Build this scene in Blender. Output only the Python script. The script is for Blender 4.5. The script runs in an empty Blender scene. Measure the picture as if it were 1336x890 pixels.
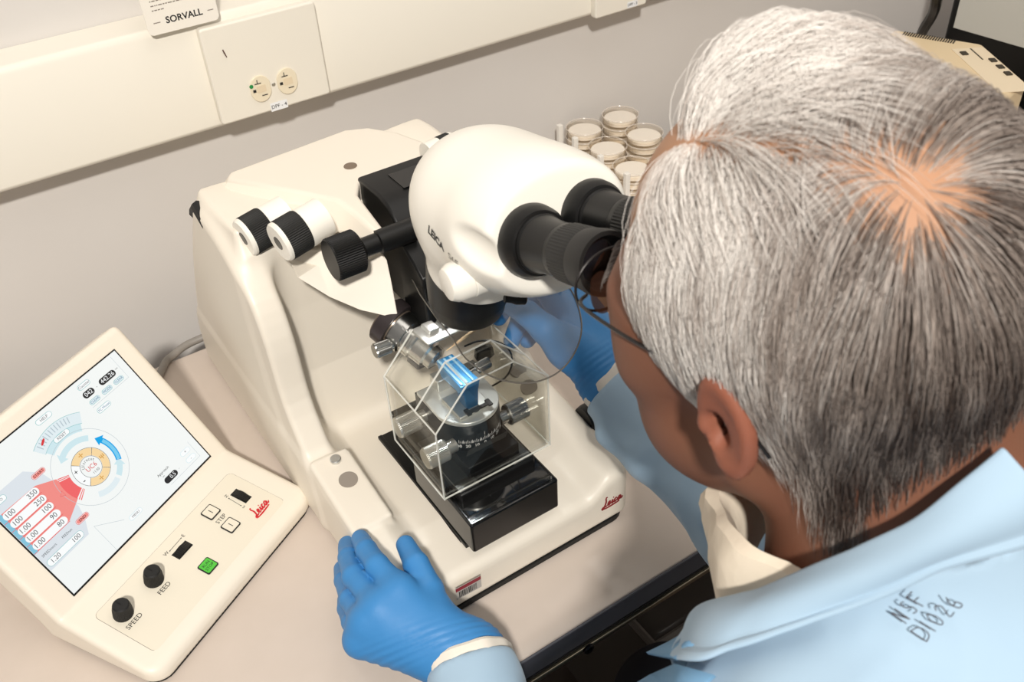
import bpy, bmesh, math, random
import numpy as np
from mathutils import Vector, Matrix

random.seed(7)
RNG = np.random.default_rng(7)
SC = bpy.context.scene
COL = SC.collection
PI = math.pi

# ------------------------------------------------------------------ camera
# table top is z = 0, x runs along the wall, y runs towards the wall
YAW, PITCH, ROLL, FPX, CAM_H = math.radians(31.48), math.radians(38.97), math.radians(-3.55), 1231.7, 0.80
def cam_axes():
    cz, sz, cp, sp = math.cos(YAW), math.sin(YAW), math.cos(PITCH), math.sin(PITCH)
    f = np.array([sz*cp, cz*cp, -sp]); r = np.array([cz, -sz, 0.0]); u = np.cross(r, f)
    cr, sr = math.cos(ROLL), math.sin(ROLL)
    return np.array([cr*r + sr*u, sr*r - cr*u, f])          # right, down, forward
RC = cam_axes(); CPOS = np.array([0, 0, CAM_H])
def ray(u, v): return RC.T @ np.array([(u-668)/FPX, (v-445)/FPX, 1.0])
def pz(u, v, z=0.0): d = ray(u, v); return CPOS + d*(z-CPOS[2])/d[2]       # pixel measured on a level plane
def py(u, v, y): d = ray(u, v); return CPOS + d*(y-CPOS[1])/d[1]            # ... on a plane parallel to the wall
def px(u, v, x): d = ray(u, v); return CPOS + d*(x-CPOS[0])/d[0]
def at(u, v, t): return CPOS + ray(u, v)*t                                   # ... at a known distance

cam_d = bpy.data.cameras.new('camera'); cam = bpy.data.objects.new('camera', cam_d); COL.objects.link(cam)
M = Matrix.Identity(4)
for i in range(3):
    M[i][0] = RC[0][i]; M[i][1] = -RC[1][i]; M[i][2] = -RC[2][i]; M[i][3] = CPOS[i]
cam.matrix_world = M
cam_d.sensor_fit = 'HORIZONTAL'; cam_d.sensor_width = 36.0; cam_d.lens = FPX/1336*36.0
cam_d.clip_start = 0.02; cam_d.clip_end = 50
SC.camera = cam
cam_d.dof.use_dof = True; cam_d.dof.focus_distance = .93; cam_d.dof.aperture_fstop = 14.0

# ------------------------------------------------------------------ materials
def lin(c):
    if isinstance(c, str):
        c = [int(c[i:i+2], 16)/255 for i in (0, 2, 4)]
    return tuple((x/12.92 if x <= 0.04045 else ((x+0.055)/1.055)**2.4) for x in c[:3]) + (1.0,)
MATS = {}
def mat(name, color='808080', rough=0.5, metal=0.0, spec=0.5, emit=None, emit_s=0.0, bump=None, var=None, coat=0.0, sss=0.0, attr=None, sheen=0.0):
    if name in MATS: return MATS[name]
    m = bpy.data.materials.new(name); m.use_nodes = True
    nt = m.node_tree; b = nt.nodes['Principled BSDF']
    b.inputs['Base Color'].default_value = lin(color)
    b.inputs['Roughness'].default_value = rough
    b.inputs['Metallic'].default_value = metal
    b.inputs['Specular IOR Level'].default_value = spec
    b.inputs['Coat Weight'].default_value = coat
    if sheen: b.inputs['Sheen Weight'].default_value = sheen
    if sss:
        b.inputs['Subsurface Weight'].default_value = sss
        b.inputs['Subsurface Radius'].default_value = (0.9, 0.35, 0.2); b.inputs['Subsurface Scale'].default_value = 0.006
    if emit is not None:
        b.inputs['Emission Color'].default_value = lin(emit); b.inputs['Emission Strength'].default_value = emit_s
    tc = None
    if attr:
        a = nt.nodes.new('ShaderNodeAttribute'); a.attribute_name = attr
        nt.links.new(a.outputs['Color'], b.inputs['Base Color'])
    if var:                                    # (scale, other colour, amount)
        tc = nt.nodes.new('ShaderNodeTexCoord'); n = nt.nodes.new('ShaderNodeTexNoise'); n.inputs['Scale'].default_value = var[0]; n.inputs['Detail'].default_value = 5
        mx = nt.nodes.new('ShaderNodeMix'); mx.data_type = 'RGBA'
        mr = nt.nodes.new('ShaderNodeMapRange'); mr.inputs['From Min'].default_value = .35; mr.inputs['From Max'].default_value = .7; mr.inputs['To Max'].default_value = var[2]
        nt.links.new(tc.outputs['Object'], n.inputs['Vector']); nt.links.new(n.outputs['Fac'], mr.inputs['Value']); nt.links.new(mr.outputs['Result'], mx.inputs['Factor'])
        mx.inputs['A'].default_value = lin(color); mx.inputs['B'].default_value = lin(var[1])
        if attr: nt.links.new(a.outputs['Color'], mx.inputs['A'])
        nt.links.new(mx.outputs['Result'], b.inputs['Base Color'])
    if bump:                                   # (scale, strength, distance[, stretch xyz])
        tc = tc or nt.nodes.new('ShaderNodeTexCoord'); n = nt.nodes.new('ShaderNodeTexNoise'); n.inputs['Scale'].default_value = bump[0]; n.inputs['Detail'].default_value = 4
        bp = nt.nodes.new('ShaderNodeBump'); bp.inputs['Strength'].default_value = bump[1]; bp.inputs['Distance'].default_value = bump[2]
        src = tc.outputs['Object']
        if len(bump) > 3:
            mp = nt.nodes.new('ShaderNodeMapping'); mp.inputs['Scale'].default_value = bump[3]
            nt.links.new(src, mp.inputs['Vector']); src = mp.outputs['Vector']
        nt.links.new(src, n.inputs['Vector']); nt.links.new(n.outputs['Fac'], bp.inputs['Height']); nt.links.new(bp.outputs['Normal'], b.inputs['Normal'])
    MATS[name] = m
    return m
def clear_mat(name, tint='f4f4f0', gloss=0.08, edge=0.5, rough=0.02):
    """thin clear plastic: see-through with a mirror coat that grows towards grazing angles"""
    if name in MATS: return MATS[name]
    m = bpy.data.materials.new(name); m.use_nodes = True; nt = m.node_tree; nt.nodes.clear()
    out = nt.nodes.new('ShaderNodeOutputMaterial'); t = nt.nodes.new('ShaderNodeBsdfTransparent'); g = nt.nodes.new('ShaderNodeBsdfGlossy')
    t.inputs['Color'].default_value = lin(tint); g.inputs['Roughness'].default_value = rough
    lw = nt.nodes.new('ShaderNodeLayerWeight'); lw.inputs['Blend'].default_value = 0.25
    mr = nt.nodes.new('ShaderNodeMapRange'); mr.inputs['To Min'].default_value = gloss; mr.inputs['To Max'].default_value = edge
    mx = nt.nodes.new('ShaderNodeMixShader')
    nt.links.new(lw.outputs['Fresnel'], mr.inputs['Value']); nt.links.new(mr.outputs['Result'], mx.inputs['Fac'])
    nt.links.new(t.outputs[0], mx.inputs[1]); nt.links.new(g.outputs[0], mx.inputs[2]); nt.links.new(mx.outputs[0], out.inputs['Surface'])
    MATS[name] = m
    return m
def frosty_mat(name, color, alpha):
    if name in MATS: return MATS[name]
    m = bpy.data.materials.new(name); m.use_nodes = True; b = m.node_tree.nodes['Principled BSDF']
    b.inputs['Base Color'].default_value = lin(color); b.inputs['Alpha'].default_value = alpha; b.inputs['Roughness'].default_value = .15
    MATS[name] = m
    return m

# ------------------------------------------------------------------ objects
def tag(o, label=None, cat=None, group=None, kind=None):
    if label: o['label'] = label
    if cat: o['category'] = cat
    if group: o['group'] = group
    if kind: o['kind'] = kind
    return o
def thing(name, label, cat, loc=(0, 0, 0), rotz=0.0, group=None):
    o = bpy.data.objects.new(name, None); COL.objects.link(o); o.empty_display_size = .02
    o.matrix_world = Matrix.Translation(Vector(loc)) @ Matrix.Rotation(rotz, 4, 'Z')
    o['_m'] = 0; del o['_m']
    WORLD[o.name] = o.matrix_world.copy()
    return tag(o, label, cat, group)
WORLD = {}
def rootm(p):
    return WORLD[p.name]
class MB:
    def __init__(s): s.v = []; s.f = []; s.m = []; s.sm = []
    def add(s, verts, faces, mi=0, smooth=True):
        o = len(s.v); s.v.extend([tuple(map(float, p)) for p in verts])
        for f in faces: s.f.append(tuple(i+o for i in f)); s.m.append(mi); s.sm.append(smooth)
        return s
    def box(s, lo, hi, mi=0):
        (a, b, c), (d, e, f) = lo, hi
        v = [(a,b,c),(d,b,c),(d,e,c),(a,e,c),(a,b,f),(d,b,f),(d,e,f),(a,e,f)]
        return s.add(v, [(3,2,1,0),(4,5,6,7),(0,1,5,4),(1,2,6,5),(2,3,7,6),(3,0,4,7)], mi)
    def obox(s, c, ax, hs, mi=0):
        c = np.array(c, float); ax = [np.array(a, float)/np.linalg.norm(a) for a in ax]
        v = [c + sum(ax[k]*hs[k]*sg[k] for k in range(3)) for sg in [(-1,-1,-1),(1,-1,-1),(1,1,-1),(-1,1,-1),(-1,-1,1),(1,-1,1),(1,1,1),(-1,1,1)]]
        return s.add(v, [(3,2,1,0),(4,5,6,7),(0,1,5,4),(1,2,6,5),(2,3,7,6),(3,0,4,7)], mi)
    def lathe(s, p0, d, prof, n=40, mi=0, knurl=None, caps=True):
        """prof: (t, r[, mi]) along axis d from p0; knurl=(i0,i1,depth): rings i0..i1 ribbed"""
        p0 = np.array(p0, float); d = np.array(d, float); d /= np.linalg.norm(d)
        e = np.cross(d, (0, 0, 1) if abs(d[2]) < .9 else (1, 0, 0)); e /= np.linalg.norm(e); g = np.cross(d, e)
        v = []
        for i, q in enumerate(prof):
            for k in range(n):
                r = q[1]
                if knurl and knurl[0] <= i <= knurl[1] and k % 2: r -= knurl[2]
                a = 2*PI*k/n; v.append(p0 + d*q[0] + (e*math.cos(a) + g*math.sin(a))*r)
        o = len(s.v); s.v.extend([tuple(map(float, p)) for p in v])
        for i in range(len(prof)-1):
            mm = prof[i+1][2] if len(prof[i+1]) > 2 else mi
            for k in range(n):
                k2 = (k+1) % n
                s.f.append((o+i*n+k, o+i*n+k2, o+(i+1)*n+k2, o+(i+1)*n+k)); s.m.append(mm); s.sm.append(True)
        if caps:
            s.f.append(tuple(o+k for k in reversed(range(n)))); s.m.append(prof[0][2] if len(prof[0]) > 2 else mi); s.sm.append(True)
            s.f.append(tuple(o+(len(prof)-1)*n+k for k in range(n))); s.m.append(prof[-1][2] if len(prof[-1]) > 2 else mi); s.sm.append(True)
        return s
    def cyl(s, a, b, r, r2=None, n=32, mi=0):
        a = np.array(a, float); b = np.array(b, float)
        return s.lathe(a, b-a, [(0, r), (np.linalg.norm(b-a), r if r2 is None else r2)], n, mi)
    def tube(s, path, r, n=10, mi=0, flat=None):
        P = [np.array(p, float) for p in path]; L = len(P)
        rs = r if hasattr(r, '__len__') else [r]*L
        T = [P[min(i+1, L-1)] - P[max(i-1, 0)] for i in range(L)]; T = [t/(np.linalg.norm(t)+1e-12) for t in T]
        e = np.cross(T[0], (0, 0, 1) if abs(T[0][2]) < .9 else (1, 0, 0)); e /= np.linalg.norm(e)
        v = []
        for i in range(L):
            e = e - T[i]*np.dot(e, T[i]); e /= np.linalg.norm(e); g = np.cross(T[i], e)
            for k in range(n):
                a = 2*PI*k/n; v.append(P[i] + (e*math.cos(a) + g*math.sin(a))*rs[i])
        f = []
        for i in range(L-1):
            for k in range(n):
                k2 = (k+1) % n; f.append((i*n+k, i*n+k2, (i+1)*n+k2, (i+1)*n+k))
        f.append(tuple(reversed(range(n)))); f.append(tuple((L-1)*n+k for k in range(n)))
        return s.add(v, f, mi)
    def prism(s, pts, o, ex, ey, ez, h, mi=0, mi_top=None):
        o, ex, ey, ez = [np.array(q, float) for q in (o, ex, ey, ez)]; n = len(pts)
        v = [o + ex*a + ey*b for a, b in pts] + [o + ex*a + ey*b + ez*h for a, b in pts]
        f = [tuple(reversed(range(n)))] + [(k, (k+1) % n, n+(k+1) % n, n+k) for k in range(n)]
        s.add(v, f, mi); s.f.append(tuple(len(s.v)-n+k for k in range(n))); s.m.append(mi if mi_top is None else mi_top); s.sm.append(True)
        return s
    def loft(s, A, B, mi=0):
        n = len(A)
        return s.add(list(A)+list(B), [tuple(reversed(range(n)))] + [(k, (k+1) % n, n+(k+1) % n, n+k) for k in range(n)] + [tuple(n+k for k in range(n))], mi)
    def poly(s, pts, mi=0): return s.add(pts, [tuple(range(len(pts)))], mi)
    def grid(s, rows, mi=0, close_u=False):
        R, Cn = len(rows), len(rows[0]); f = []
        for i in range(R-1):
            for j in range(Cn if close_u else Cn-1):
                j2 = (j+1) % Cn; f.append((i*Cn+j, i*Cn+j2, (i+1)*Cn+j2, (i+1)*Cn+j))
        return s.add([p for r in rows for p in r], f, mi)
    def flat(s, pts2, fr, mi=0, off=0.0):
        """a flat figure in the frame fr=(o,ex,ey,ez)"""
        o, ex, ey, ez = fr
        return s.poly([o + ex*a + ey*b + ez*off for a, b in pts2], mi)
    def text(s, txt, fr, size, at2=(0, 0), mi=0, off=0.0002, align='LEFT', shear=0.0, bold=0.0, ang=0.0, fn=None):
        v, f = text_geo(txt, size, align, shear, bold)
        o, ex, ey, ez = fr if fr else (None,)*4; ca, sa = math.cos(ang), math.sin(ang)
        P = []
        for a, b in v:
            a, b = ca*a - sa*b + at2[0], sa*a + ca*b + at2[1]
            P.append(fn(a, b) if fn else o + ex*a + ey*b + ez*off)
        return s.add(P, f, mi)
    def build(s, name, mats, parent=None, bevel=None, sharp=35, recalc=True, label=None, kind=None, merge=False, world=True):
        me = bpy.data.meshes.new(name)
        V = [Vector(p) for p in s.v]
        if parent is not None and world:
            inv = rootm(parent).inverted(); V = [inv @ p for p in V]
        me.from_pydata([tuple(p) for p in V], [], s.f)
        me.polygons.foreach_set('material_index', s.m)
        return finish(me, name, mats, parent, bevel, sharp, recalc, label, kind, merge)
def finish(me, name, mats, parent=None, bevel=None, sharp=35, recalc=True, label=None, kind=None, merge=False):
    for m in (mats if isinstance(mats, (list, tuple)) else [mats]): me.materials.append(m)
    if recalc or sharp or merge:
        bm = bmesh.new(); bm.from_mesh(me)
        if merge: bmesh.ops.remove_doubles(bm, verts=bm.verts, dist=1e-5)
        if recalc: bmesh.ops.recalc_face_normals(bm, faces=bm.faces)
        for f in bm.faces: f.smooth = True
        if sharp:
            lim = math.radians(sharp)
            for e in bm.edges:
                e.smooth = not (len(e.link_faces) == 2 and e.calc_face_angle(0) > lim)
        bm.to_mesh(me); bm.free()
    o = bpy.data.objects.new(name, me); COL.objects.link(o)
    if parent is not None:
        o.parent = parent; WORLD[o.name] = rootm(parent)
    else: WORLD[o.name] = Matrix.Identity(4)
    if bevel:
        b = o.modifiers.new('edge', 'BEVEL'); b.width = bevel[0]; b.segments = bevel[1]; b.limit_method = 'ANGLE'; b.angle_limit = math.radians(38); b.harden_normals = False
        b.use_clamp_overlap = True
    if label: o['label'] = label
    if kind: o['kind'] = kind
    return o
TXT = {}
def text_geo(txt, size, align, shear, bold):
    key = (txt, round(size, 6), align, shear, bold)
    if key not in TXT:
        c = bpy.data.curves.new('lettering', 'FONT'); c.body = txt; c.size = size; c.align_x = align; c.align_y = 'CENTER'; c.shear = shear; c.offset = bold; c.resolution_u = 3; c.fill_mode = 'FRONT'
        o = bpy.data.objects.new('lettering', c); COL.objects.link(o)
        bpy.context.view_layer.update()
        me = o.evaluated_get(bpy.context.evaluated_depsgraph_get()).to_mesh()
        TXT[key] = ([(p.co.x, p.co.y) for p in me.vertices], [tuple(p.vertices) for p in me.polygons])
        bpy.data.objects.remove(o); bpy.data.curves.remove(c)
    return TXT[key]
def frame_from(o, ex, up):
    o, ex, up = [np.array(q, float) for q in (o, ex, up)]
    ex = ex/np.linalg.norm(ex); ez = np.cross(ex, up); ez /= np.linalg.norm(ez); ey = np.cross(ez, ex)
    return (o, ex, ey, ez)
def rrect(x0, y0, x1, y1, r, n=6):
    out = []
    for cx, cy, a0 in ((x1-r, y1-r, 0), (x0+r, y1-r, 90), (x0+r, y0+r, 180), (x1-r, y0+r, 270)):
        for k in range(n+1):
            a = math.radians(a0 + 90*k/n); out.append((cx + r*math.cos(a), cy + r*math.sin(a)))
    return out
def arc_band(c, r0, r1, a0, a1, n=24):
    A = [math.radians(a0 + (a1-a0)*k/n) for k in range(n+1)]
    return [(c[0]+r1*math.cos(a), c[1]+r1*math.sin(a)) for a in A] + [(c[0]+r0*math.cos(a), c[1]+r0*math.sin(a)) for a in reversed(A)]
def spline(P, n=6, closed=False):
    P = [np.array(p, float) for p in P]; L = len(P); out = []
    for i in range(L if closed else L-1):
        g = (lambda k: P[k % L]) if closed else (lambda k: P[max(0, min(L-1, k))])
        a, b, c, d = g(i-1), g(i), g(i+1), g(i+2)
        for k in range(n):
            t = k/n
            out.append(0.5*((2*b) + (c-a)*t + (2*a-5*b+4*c-d)*t*t + (3*b-3*c+d-a)*t**3))
    if not closed: out.append(P[-1])
    return out

# ------------------------------------------------------------------ solid modelling with distance fields (sparse surface nets)
def smin(a, b, k):
    h = np.clip(0.5 + 0.5*(b-a)/k, 0, 1)
    return b*(1-h) + a*h - k*h*(1-h)
def smax(a, b, k): return -smin(-a, -b, k)
def s_ell(P, c, r, R=None):
    q = P - np.array(c, np.float32)
    if R is not None: q = q @ np.array(R, np.float32)
    r = np.array(r, np.float32)
    k0 = np.sqrt(((q/r)**2).sum(1)) + 1e-9; k1 = np.sqrt(((q/(r*r))**2).sum(1)) + 1e-9
    return k0*(k0-1)/k1
def s_cap(P, a, b, ra, rb=None):
    rb = ra if rb is None else rb
    a = np.array(a, np.float32); b = np.array(b, np.float32); d = b-a
    h = np.clip(((P-a) @ d)/max(float(d @ d), 1e-12), 0, 1)
    return np.sqrt(((P - a - h[:, None]*d)**2).sum(1)) - (ra + (rb-ra)*h)
def s_box(P, c, h, r=0.0, R=None):
    q = P - np.array(c, np.float32)
    if R is not None: q = q @ np.array(R, np.float32)
    q = np.abs(q) - (np.array(h, np.float32) - r)
    return np.sqrt((np.maximum(q, 0)**2).sum(1)) + np.minimum(q.max(1), 0) - r
def s_cyl(P, a, b, r, rnd=0.0):
    a = np.array(a, np.float32); b = np.array(b, np.float32); d = b-a; L = np.linalg.norm(d); d = d/L
    t = (P-a) @ d; rad = np.sqrt(np.maximum(((P-a)**2).sum(1) - t*t, 0))
    dx = rad - r + rnd; dy = np.abs(t - L/2) - L/2 + rnd
    return np.minimum(np.maximum(dx, dy), 0) + np.sqrt(np.maximum(dx, 0)**2 + np.maximum(dy, 0)**2) - rnd
def s_poly2(X, Y, pts):
    n = len(pts); d = np.full(len(X), 1e9, np.float32); s = np.ones(len(X), np.float32); j = n-1
    for i in range(n):
        ex, ey = pts[j][0]-pts[i][0], pts[j][1]-pts[i][1]; wx, wy = X-pts[i][0], Y-pts[i][1]
        h = np.clip((wx*ex + wy*ey)/max(ex*ex+ey*ey, 1e-12), 0, 1)
        d = np.minimum(d, (wx-ex*h)**2 + (wy-ey*h)**2)
        c1, c2, c3 = Y >= pts[i][1], Y < pts[j][1], ex*wy > ey*wx
        s = np.where((c1 & c2 & c3) | (~c1 & ~c2 & ~c3), -s, s); j = i
    return s*np.sqrt(d)
def s_ext(d2, T, lo, hi, rnd=0.0):
    dx = d2 + rnd; dy = np.abs(T-(lo+hi)/2) - (hi-lo)/2 + rnd
    return np.minimum(np.maximum(dx, dy), 0) + np.sqrt(np.maximum(dx, 0)**2 + np.maximum(dy, 0)**2) - rnd
def sdf_mesh(fn, lo, hi, h, B=8, newton=2):
    lo = np.array(lo, float); hi = np.array(hi, float)
    nb = np.ceil((hi-lo)/(h*B)).astype(int); N = nb*B + 1
    F = np.full(N, 1.0, np.float32)
    bc = np.stack(np.meshgrid(*[np.arange(k) for k in nb], indexing='ij'), -1).reshape(-1, 3)
    cen = (lo + (bc + .5)*h*B).astype(np.float32)
    dc = fn(cen); rad = h*B*0.5*1.75*1.6 + h
    near = np.abs(dc) < rad
    for b_, d_ in zip(bc[~near], dc[~near]):
        if d_ < 0:
            i, j, k = b_*B; F[i:i+B+1, j:j+B+1, k:k+B+1] = -1.0
    loc = np.stack(np.meshgrid(*[np.arange(B+1)]*3, indexing='ij'), -1).reshape(-1, 3)
    nbk = bc[near]
    for c0 in range(0, len(nbk), 1500):
        ch = nbk[c0:c0+1500]
        idx = (ch[:, None, :]*B + loc[None]).reshape(-1, 3)
        F[idx[:, 0], idx[:, 1], idx[:, 2]] = fn((lo + idx*h).astype(np.float32))
    inside = F < 0
    c = [inside[i:N[0]-1+i, j:N[1]-1+j, k:N[2]-1+k] for i in (0, 1) for j in (0, 1) for k in (0, 1)]
    cnt = sum(x.astype(np.int8) for x in c); act = (cnt > 0) & (cnt < 8)
    ids = np.argwhere(act); vid = np.full(act.shape, -1, np.int64); vid[act] = np.arange(len(ids))
    acc = np.zeros((len(ids), 3)); num = np.zeros(len(ids))
    for ax in range(3):
        o1, o2 = [k for k in range(3) if k != ax]
        for a in (0, 1):
            for b in (0, 1):
                p = ids.copy(); p[:, o1] += a; p[:, o2] += b; q = p.copy(); q[:, ax] += 1
                fa = F[tuple(p.T)]; fb = F[tuple(q.T)]; m = (fa < 0) != (fb < 0)
                t = np.where(m, fa/np.where(np.abs(fa-fb) < 1e-12, 1, fa-fb), 0)
                pt = p.astype(float); pt[:, ax] += t
                acc[m] += pt[m]; num[m] += 1
    V = lo + acc/np.maximum(num, 1)[:, None]*h
    faces = []
    for ax in range(3):
        o1, o2 = [(1, 2), (2, 0), (0, 1)][ax]
        sl = [slice(1, N[k]-1) for k in range(3)]; sl[ax] = slice(0, N[ax]-1)
        s0 = inside[tuple(sl)]; sl2 = list(sl); sl2[ax] = slice(1, N[ax]); s1 = inside[tuple(sl2)]
        e = np.argwhere(s0 != s1)
        if not len(e): continue
        flip = s0[tuple(e.T)]
        for k in range(3):
            if k != ax: e[:, k] += 1
        def cid(d1, d2):
            q = e.copy(); q[:, o1] += d1; q[:, o2] += d2; return vid[tuple(q.T)]
        Q = np.stack([cid(-1, -1), cid(0, -1), cid(0, 0), cid(-1, 0)], 1)
        Q[~flip] = Q[~flip][:, ::-1]
        faces.append(Q)
    Fq = np.concatenate(faces); Fq = Fq[(Fq >= 0).all(1)]
    V = project(fn, V, newton, 0.6*h)
    return V, Fq
def grad(fn, P, e=4e-4):
    P = P.astype(np.float32); g = np.zeros((len(P), 3))
    for k in range(3):
        d = np.zeros(3, np.float32); d[k] = e
        g[:, k] = (fn(P+d).astype(float) - fn(P-d))/(2*e)
    return g
def project(fn, V, it=2, cap=None, level=0.0):
    for _ in range(it):
        g = grad(fn, V); d = fn(V.astype(np.float32)) - level; s = (d/np.maximum((g*g).sum(1), .2))[:, None]*g
        if cap:
            L = np.linalg.norm(s, axis=1); s *= np.minimum(1, cap/np.maximum(L, 1e-9))[:, None]
        V = V - s
    return V
def raw_mesh(name, V, F, mats, parent=None, sharp=None, label=None, colors=None, kind=None, midx=None):
    if parent is not None:
        inv = np.array(rootm(parent).inverted()); V = V @ inv[:3, :3].T + inv[:3, 3]
    me = bpy.data.meshes.new(name); k = F.shape[1]
    me.vertices.add(len(V)); me.vertices.foreach_set('co', V.astype(np.float32).ravel())
    me.loops.add(F.size); me.loops.foreach_set('vertex_index', F.astype(np.int32).ravel())
    me.polygons.add(len(F)); me.polygons.foreach_set('loop_start', np.arange(0, F.size, k, dtype=np.int32))
    if midx is not None: me.polygons.foreach_set('material_index', np.asarray(midx, np.int32))
    me.update(calc_edges=True)
    me.polygons.foreach_set('use_smooth', np.ones(len(F), bool))
    if colors is not None:
        a = me.color_attributes.new('tone', 'FLOAT_COLOR', 'POINT')
        a.data.foreach_set('color', np.concatenate([colors, np.ones((len(colors), 1))], 1).astype(np.float32).ravel())
    return finish(me, name, mats, parent, None, sharp, False, label, kind)
def sdf_obj(name, fn, lo, hi, h, mats, parent=None, label=None, sharp=None, newton=2, color=None):
    V, F = sdf_mesh(fn, lo, hi, h, newton=newton)
    return raw_mesh(name, V, F, mats, parent, sharp, label, None if color is None else color(V))
def snoise(P, scale, seed=0, octaves=2):
    """cheap smooth noise from sums of sines"""
    r = np.random.default_rng(seed); out = np.zeros(len(P)); amp = 1.0
    for o in range(octaves):
        for _ in range(5):
            d = r.normal(size=3); d /= np.linalg.norm(d)
            out += amp*np.sin((P @ d)*scale*(2**o)*r.uniform(.7, 1.4) + r.uniform(0, 6.28))
        amp *= .5
    return out/5
# ------------------------------------------------------------------ shared materials
CREAM = mat('cream_plastic', 'E9E1D3', .42, bump=(900, .05, .0004))
CREAM_W = mat('white_plastic', 'F2EEE4', .35)
WALLP = mat('wall_paint', 'DAD6D2', .85, bump=(160, .12, .0006), var=(3, 'D2CDC8', .5))
RACE = mat('raceway_enamel', 'ECE7DB', .38)
BLACK = mat('black_plastic', '0E0E0E', .40, spec=.38)
BLACKM = mat('black_matte', '101010', .6)
GLOSSB = mat('black_gloss', '0C0C0C', .12, spec=.6)
STEEL = mat('brushed_steel', 'C9C9C6', .24, 1.0)
STEELD = mat('satin_aluminium', 'D4D4D0', .36, .85)
INK = mat('black_ink', '1C1C1C', .6)
INKG = mat('grey_ink', '9A9389', .6)
RED = mat('red_ink', 'B5161C', .5)
LAMI = mat('worktop_laminate', 'CFC2B7', .42, bump=(700, .04, .0003), var=(30, 'C8BBAF', .4))
EDGE = mat('grey_edge_band', '4F5058', .45)
SHIELD = clear_mat('shield_acrylic', 'F4F4F4', .015, .14)
CLEAR = clear_mat('clear_acrylic', 'FDFDFB', .012, .22)
CLEAR_E = frosty_mat('acrylic_edge', 'F1F1EA', .55)

# ------------------------------------------------------------------ room
def struct(name, mb, mats, bevel=None): return tag(mb.build(name, mats, None, bevel), kind='structure')
WY = 1.186
struct('wall_back', MB().box((-1.6, WY, -.75), (2.6, WY+.12, 1.9)), WALLP)
struct('wall_right', MB().box((2.6, -2.6, -.75), (2.72, WY+.12, 1.9)), WALLP)
struct('floor', MB().box((-1.6, -2.6, -.80), (2.72, WY+.12, -.75)), mat('floor_vinyl', '4A3E36', .5, var=(4, '3A302A', .8)))
# wiring raceway along the wall
RY = 1.136
mb = MB()
prof = [(WY, .274), (RY+.004, .274), (RY, .278), (RY, .404), (RY+.005, .412), (WY, .416)]
mb.prism(prof, (-1.6, 0, 0), (0, 1, 0), (0, 0, 1), (1, 0, 0), 4.2)
struct('trim_1', mb, [RACE], (.002, 2))

# ------------------------------------------------------------------ outlet cover with a duplex receptacle
IVORY = mat('ivory_bakelite', 'EADFC6', .35); IVORY2 = mat('ivory_bakelite_inset', 'E3D3B6', .4)
def outlet_cover(x0, x1, z0, z1, label):
    t = thing('outlet_cover', label, 'outlet', ((x0+x1)/2, RY, z0))
    mb = MB().prism(rrect(x0, z0, x1, z1, .004), (0, RY-.012, 0), (1, 0, 0), (0, 0, 1), (0, 1, 0), .0135)
    mb.build('cover_plate', [RACE], t, (.0025, 3))
    return t
t = outlet_cover(.283, .432, .281, .403, 'cream raceway cover with two ivory receptacles above a small paper tag')
YF = RY-.012
for i, cx in enumerate((.3405, .3765)):
    pts = [(cx + .0142*math.copysign(min(abs(math.cos(a)), .93), math.cos(a)), .3145 + .0172*math.copysign(min(1, abs(math.sin(a))), math.sin(a))) for a in np.linspace(0, 2*PI, 40, endpoint=False)]
    r = MB().prism(pts, (0, YF-.0022, 0), (1, 0, 0), (0, 0, 1), (0, 1, 0), .0024).build('receptacle', [IVORY], t, (.0006, 2))
    fr = frame_from((cx, YF-.0023, .3145), (1, 0, 0), (0, 0, 1))
    mb = MB()
    mb.prism(rrect(-.0052, -.0045, .0068, .0045, .0012), fr[0], fr[1], fr[2], fr[3], .0004, 1)
    for q in ([(-.0052, .0075), (-.0042, .0075), (-.0042, .0128), (-.0052, .0128)], [(-.0085, .0072), (.0, .0072), (.0, .0083), (-.0085, .0083)], [(-.002, -.0092), (.0055, -.0092), (.0055, -.0080), (-.002, -.0080)], [(-.0122, -.0025), (-.0082, -.0025), (-.0082, .0012), (-.0122, .0012)]):
        mb.flat([(a+.0015, b) for a, b in q], fr, 0, .0006)
    mb.build('slots', [INK, IVORY2], r, None)
    if i == 0:
        MB().lathe((cx-.0115, YF-.0022, .3205), (0, -1, 0), [(0, .0026), (.0006, .0024)], 20).build('green_dot', [mat('green_dot_paint', '1E8A45', .5)], r)
MB().lathe((.3585, YF, .3145), (0, -1, 0), [(0, .0026), (.0008, .0018)], 20).build('screw', [mat('nickel', 'B9B7B0', .3, .9)], t)
fr = frame_from((.3595, YF-.0004, .2865), (1, 0, 0), (0, 0, 1))
mb = MB().prism(rrect(-.0115, -.006, .0115, .005, .0004), fr[0], fr[1], fr[2], fr[3], .0003)
mb.text('DPF - 4', fr, .0068, (0, -.0005), 1, .0006, 'CENTER'); mb.build('paper_tag', [mat('paper_white', 'EEF0F2', .7), INK], t)
MB().tube([(.3055, YF-.0008, .374), (.3062, YF-.0012, .3705), (.3082, YF-.0008, .364)], [.0007, .0009, .0006], 6).build('scratch_mark', [mat('rust_mark', '5A3A32', .7)], t)
t = outlet_cover(.872, .972, .272, .396, 'second raceway cover high on the wall beyond the dish rack')
fr = frame_from((.943, YF-.0004, .279), (1, 0, 0), (0, 0, 1))
MB().prism(rrect(-.010, -.0045, .010, .0045, .0004), fr[0], fr[1], fr[2], fr[3], .0003).text('DPF - 5', fr, .006, (0, 0), 1, .0006, 'CENTER').build('paper_tag', [MATS['paper_white'], INK], t)

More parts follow.
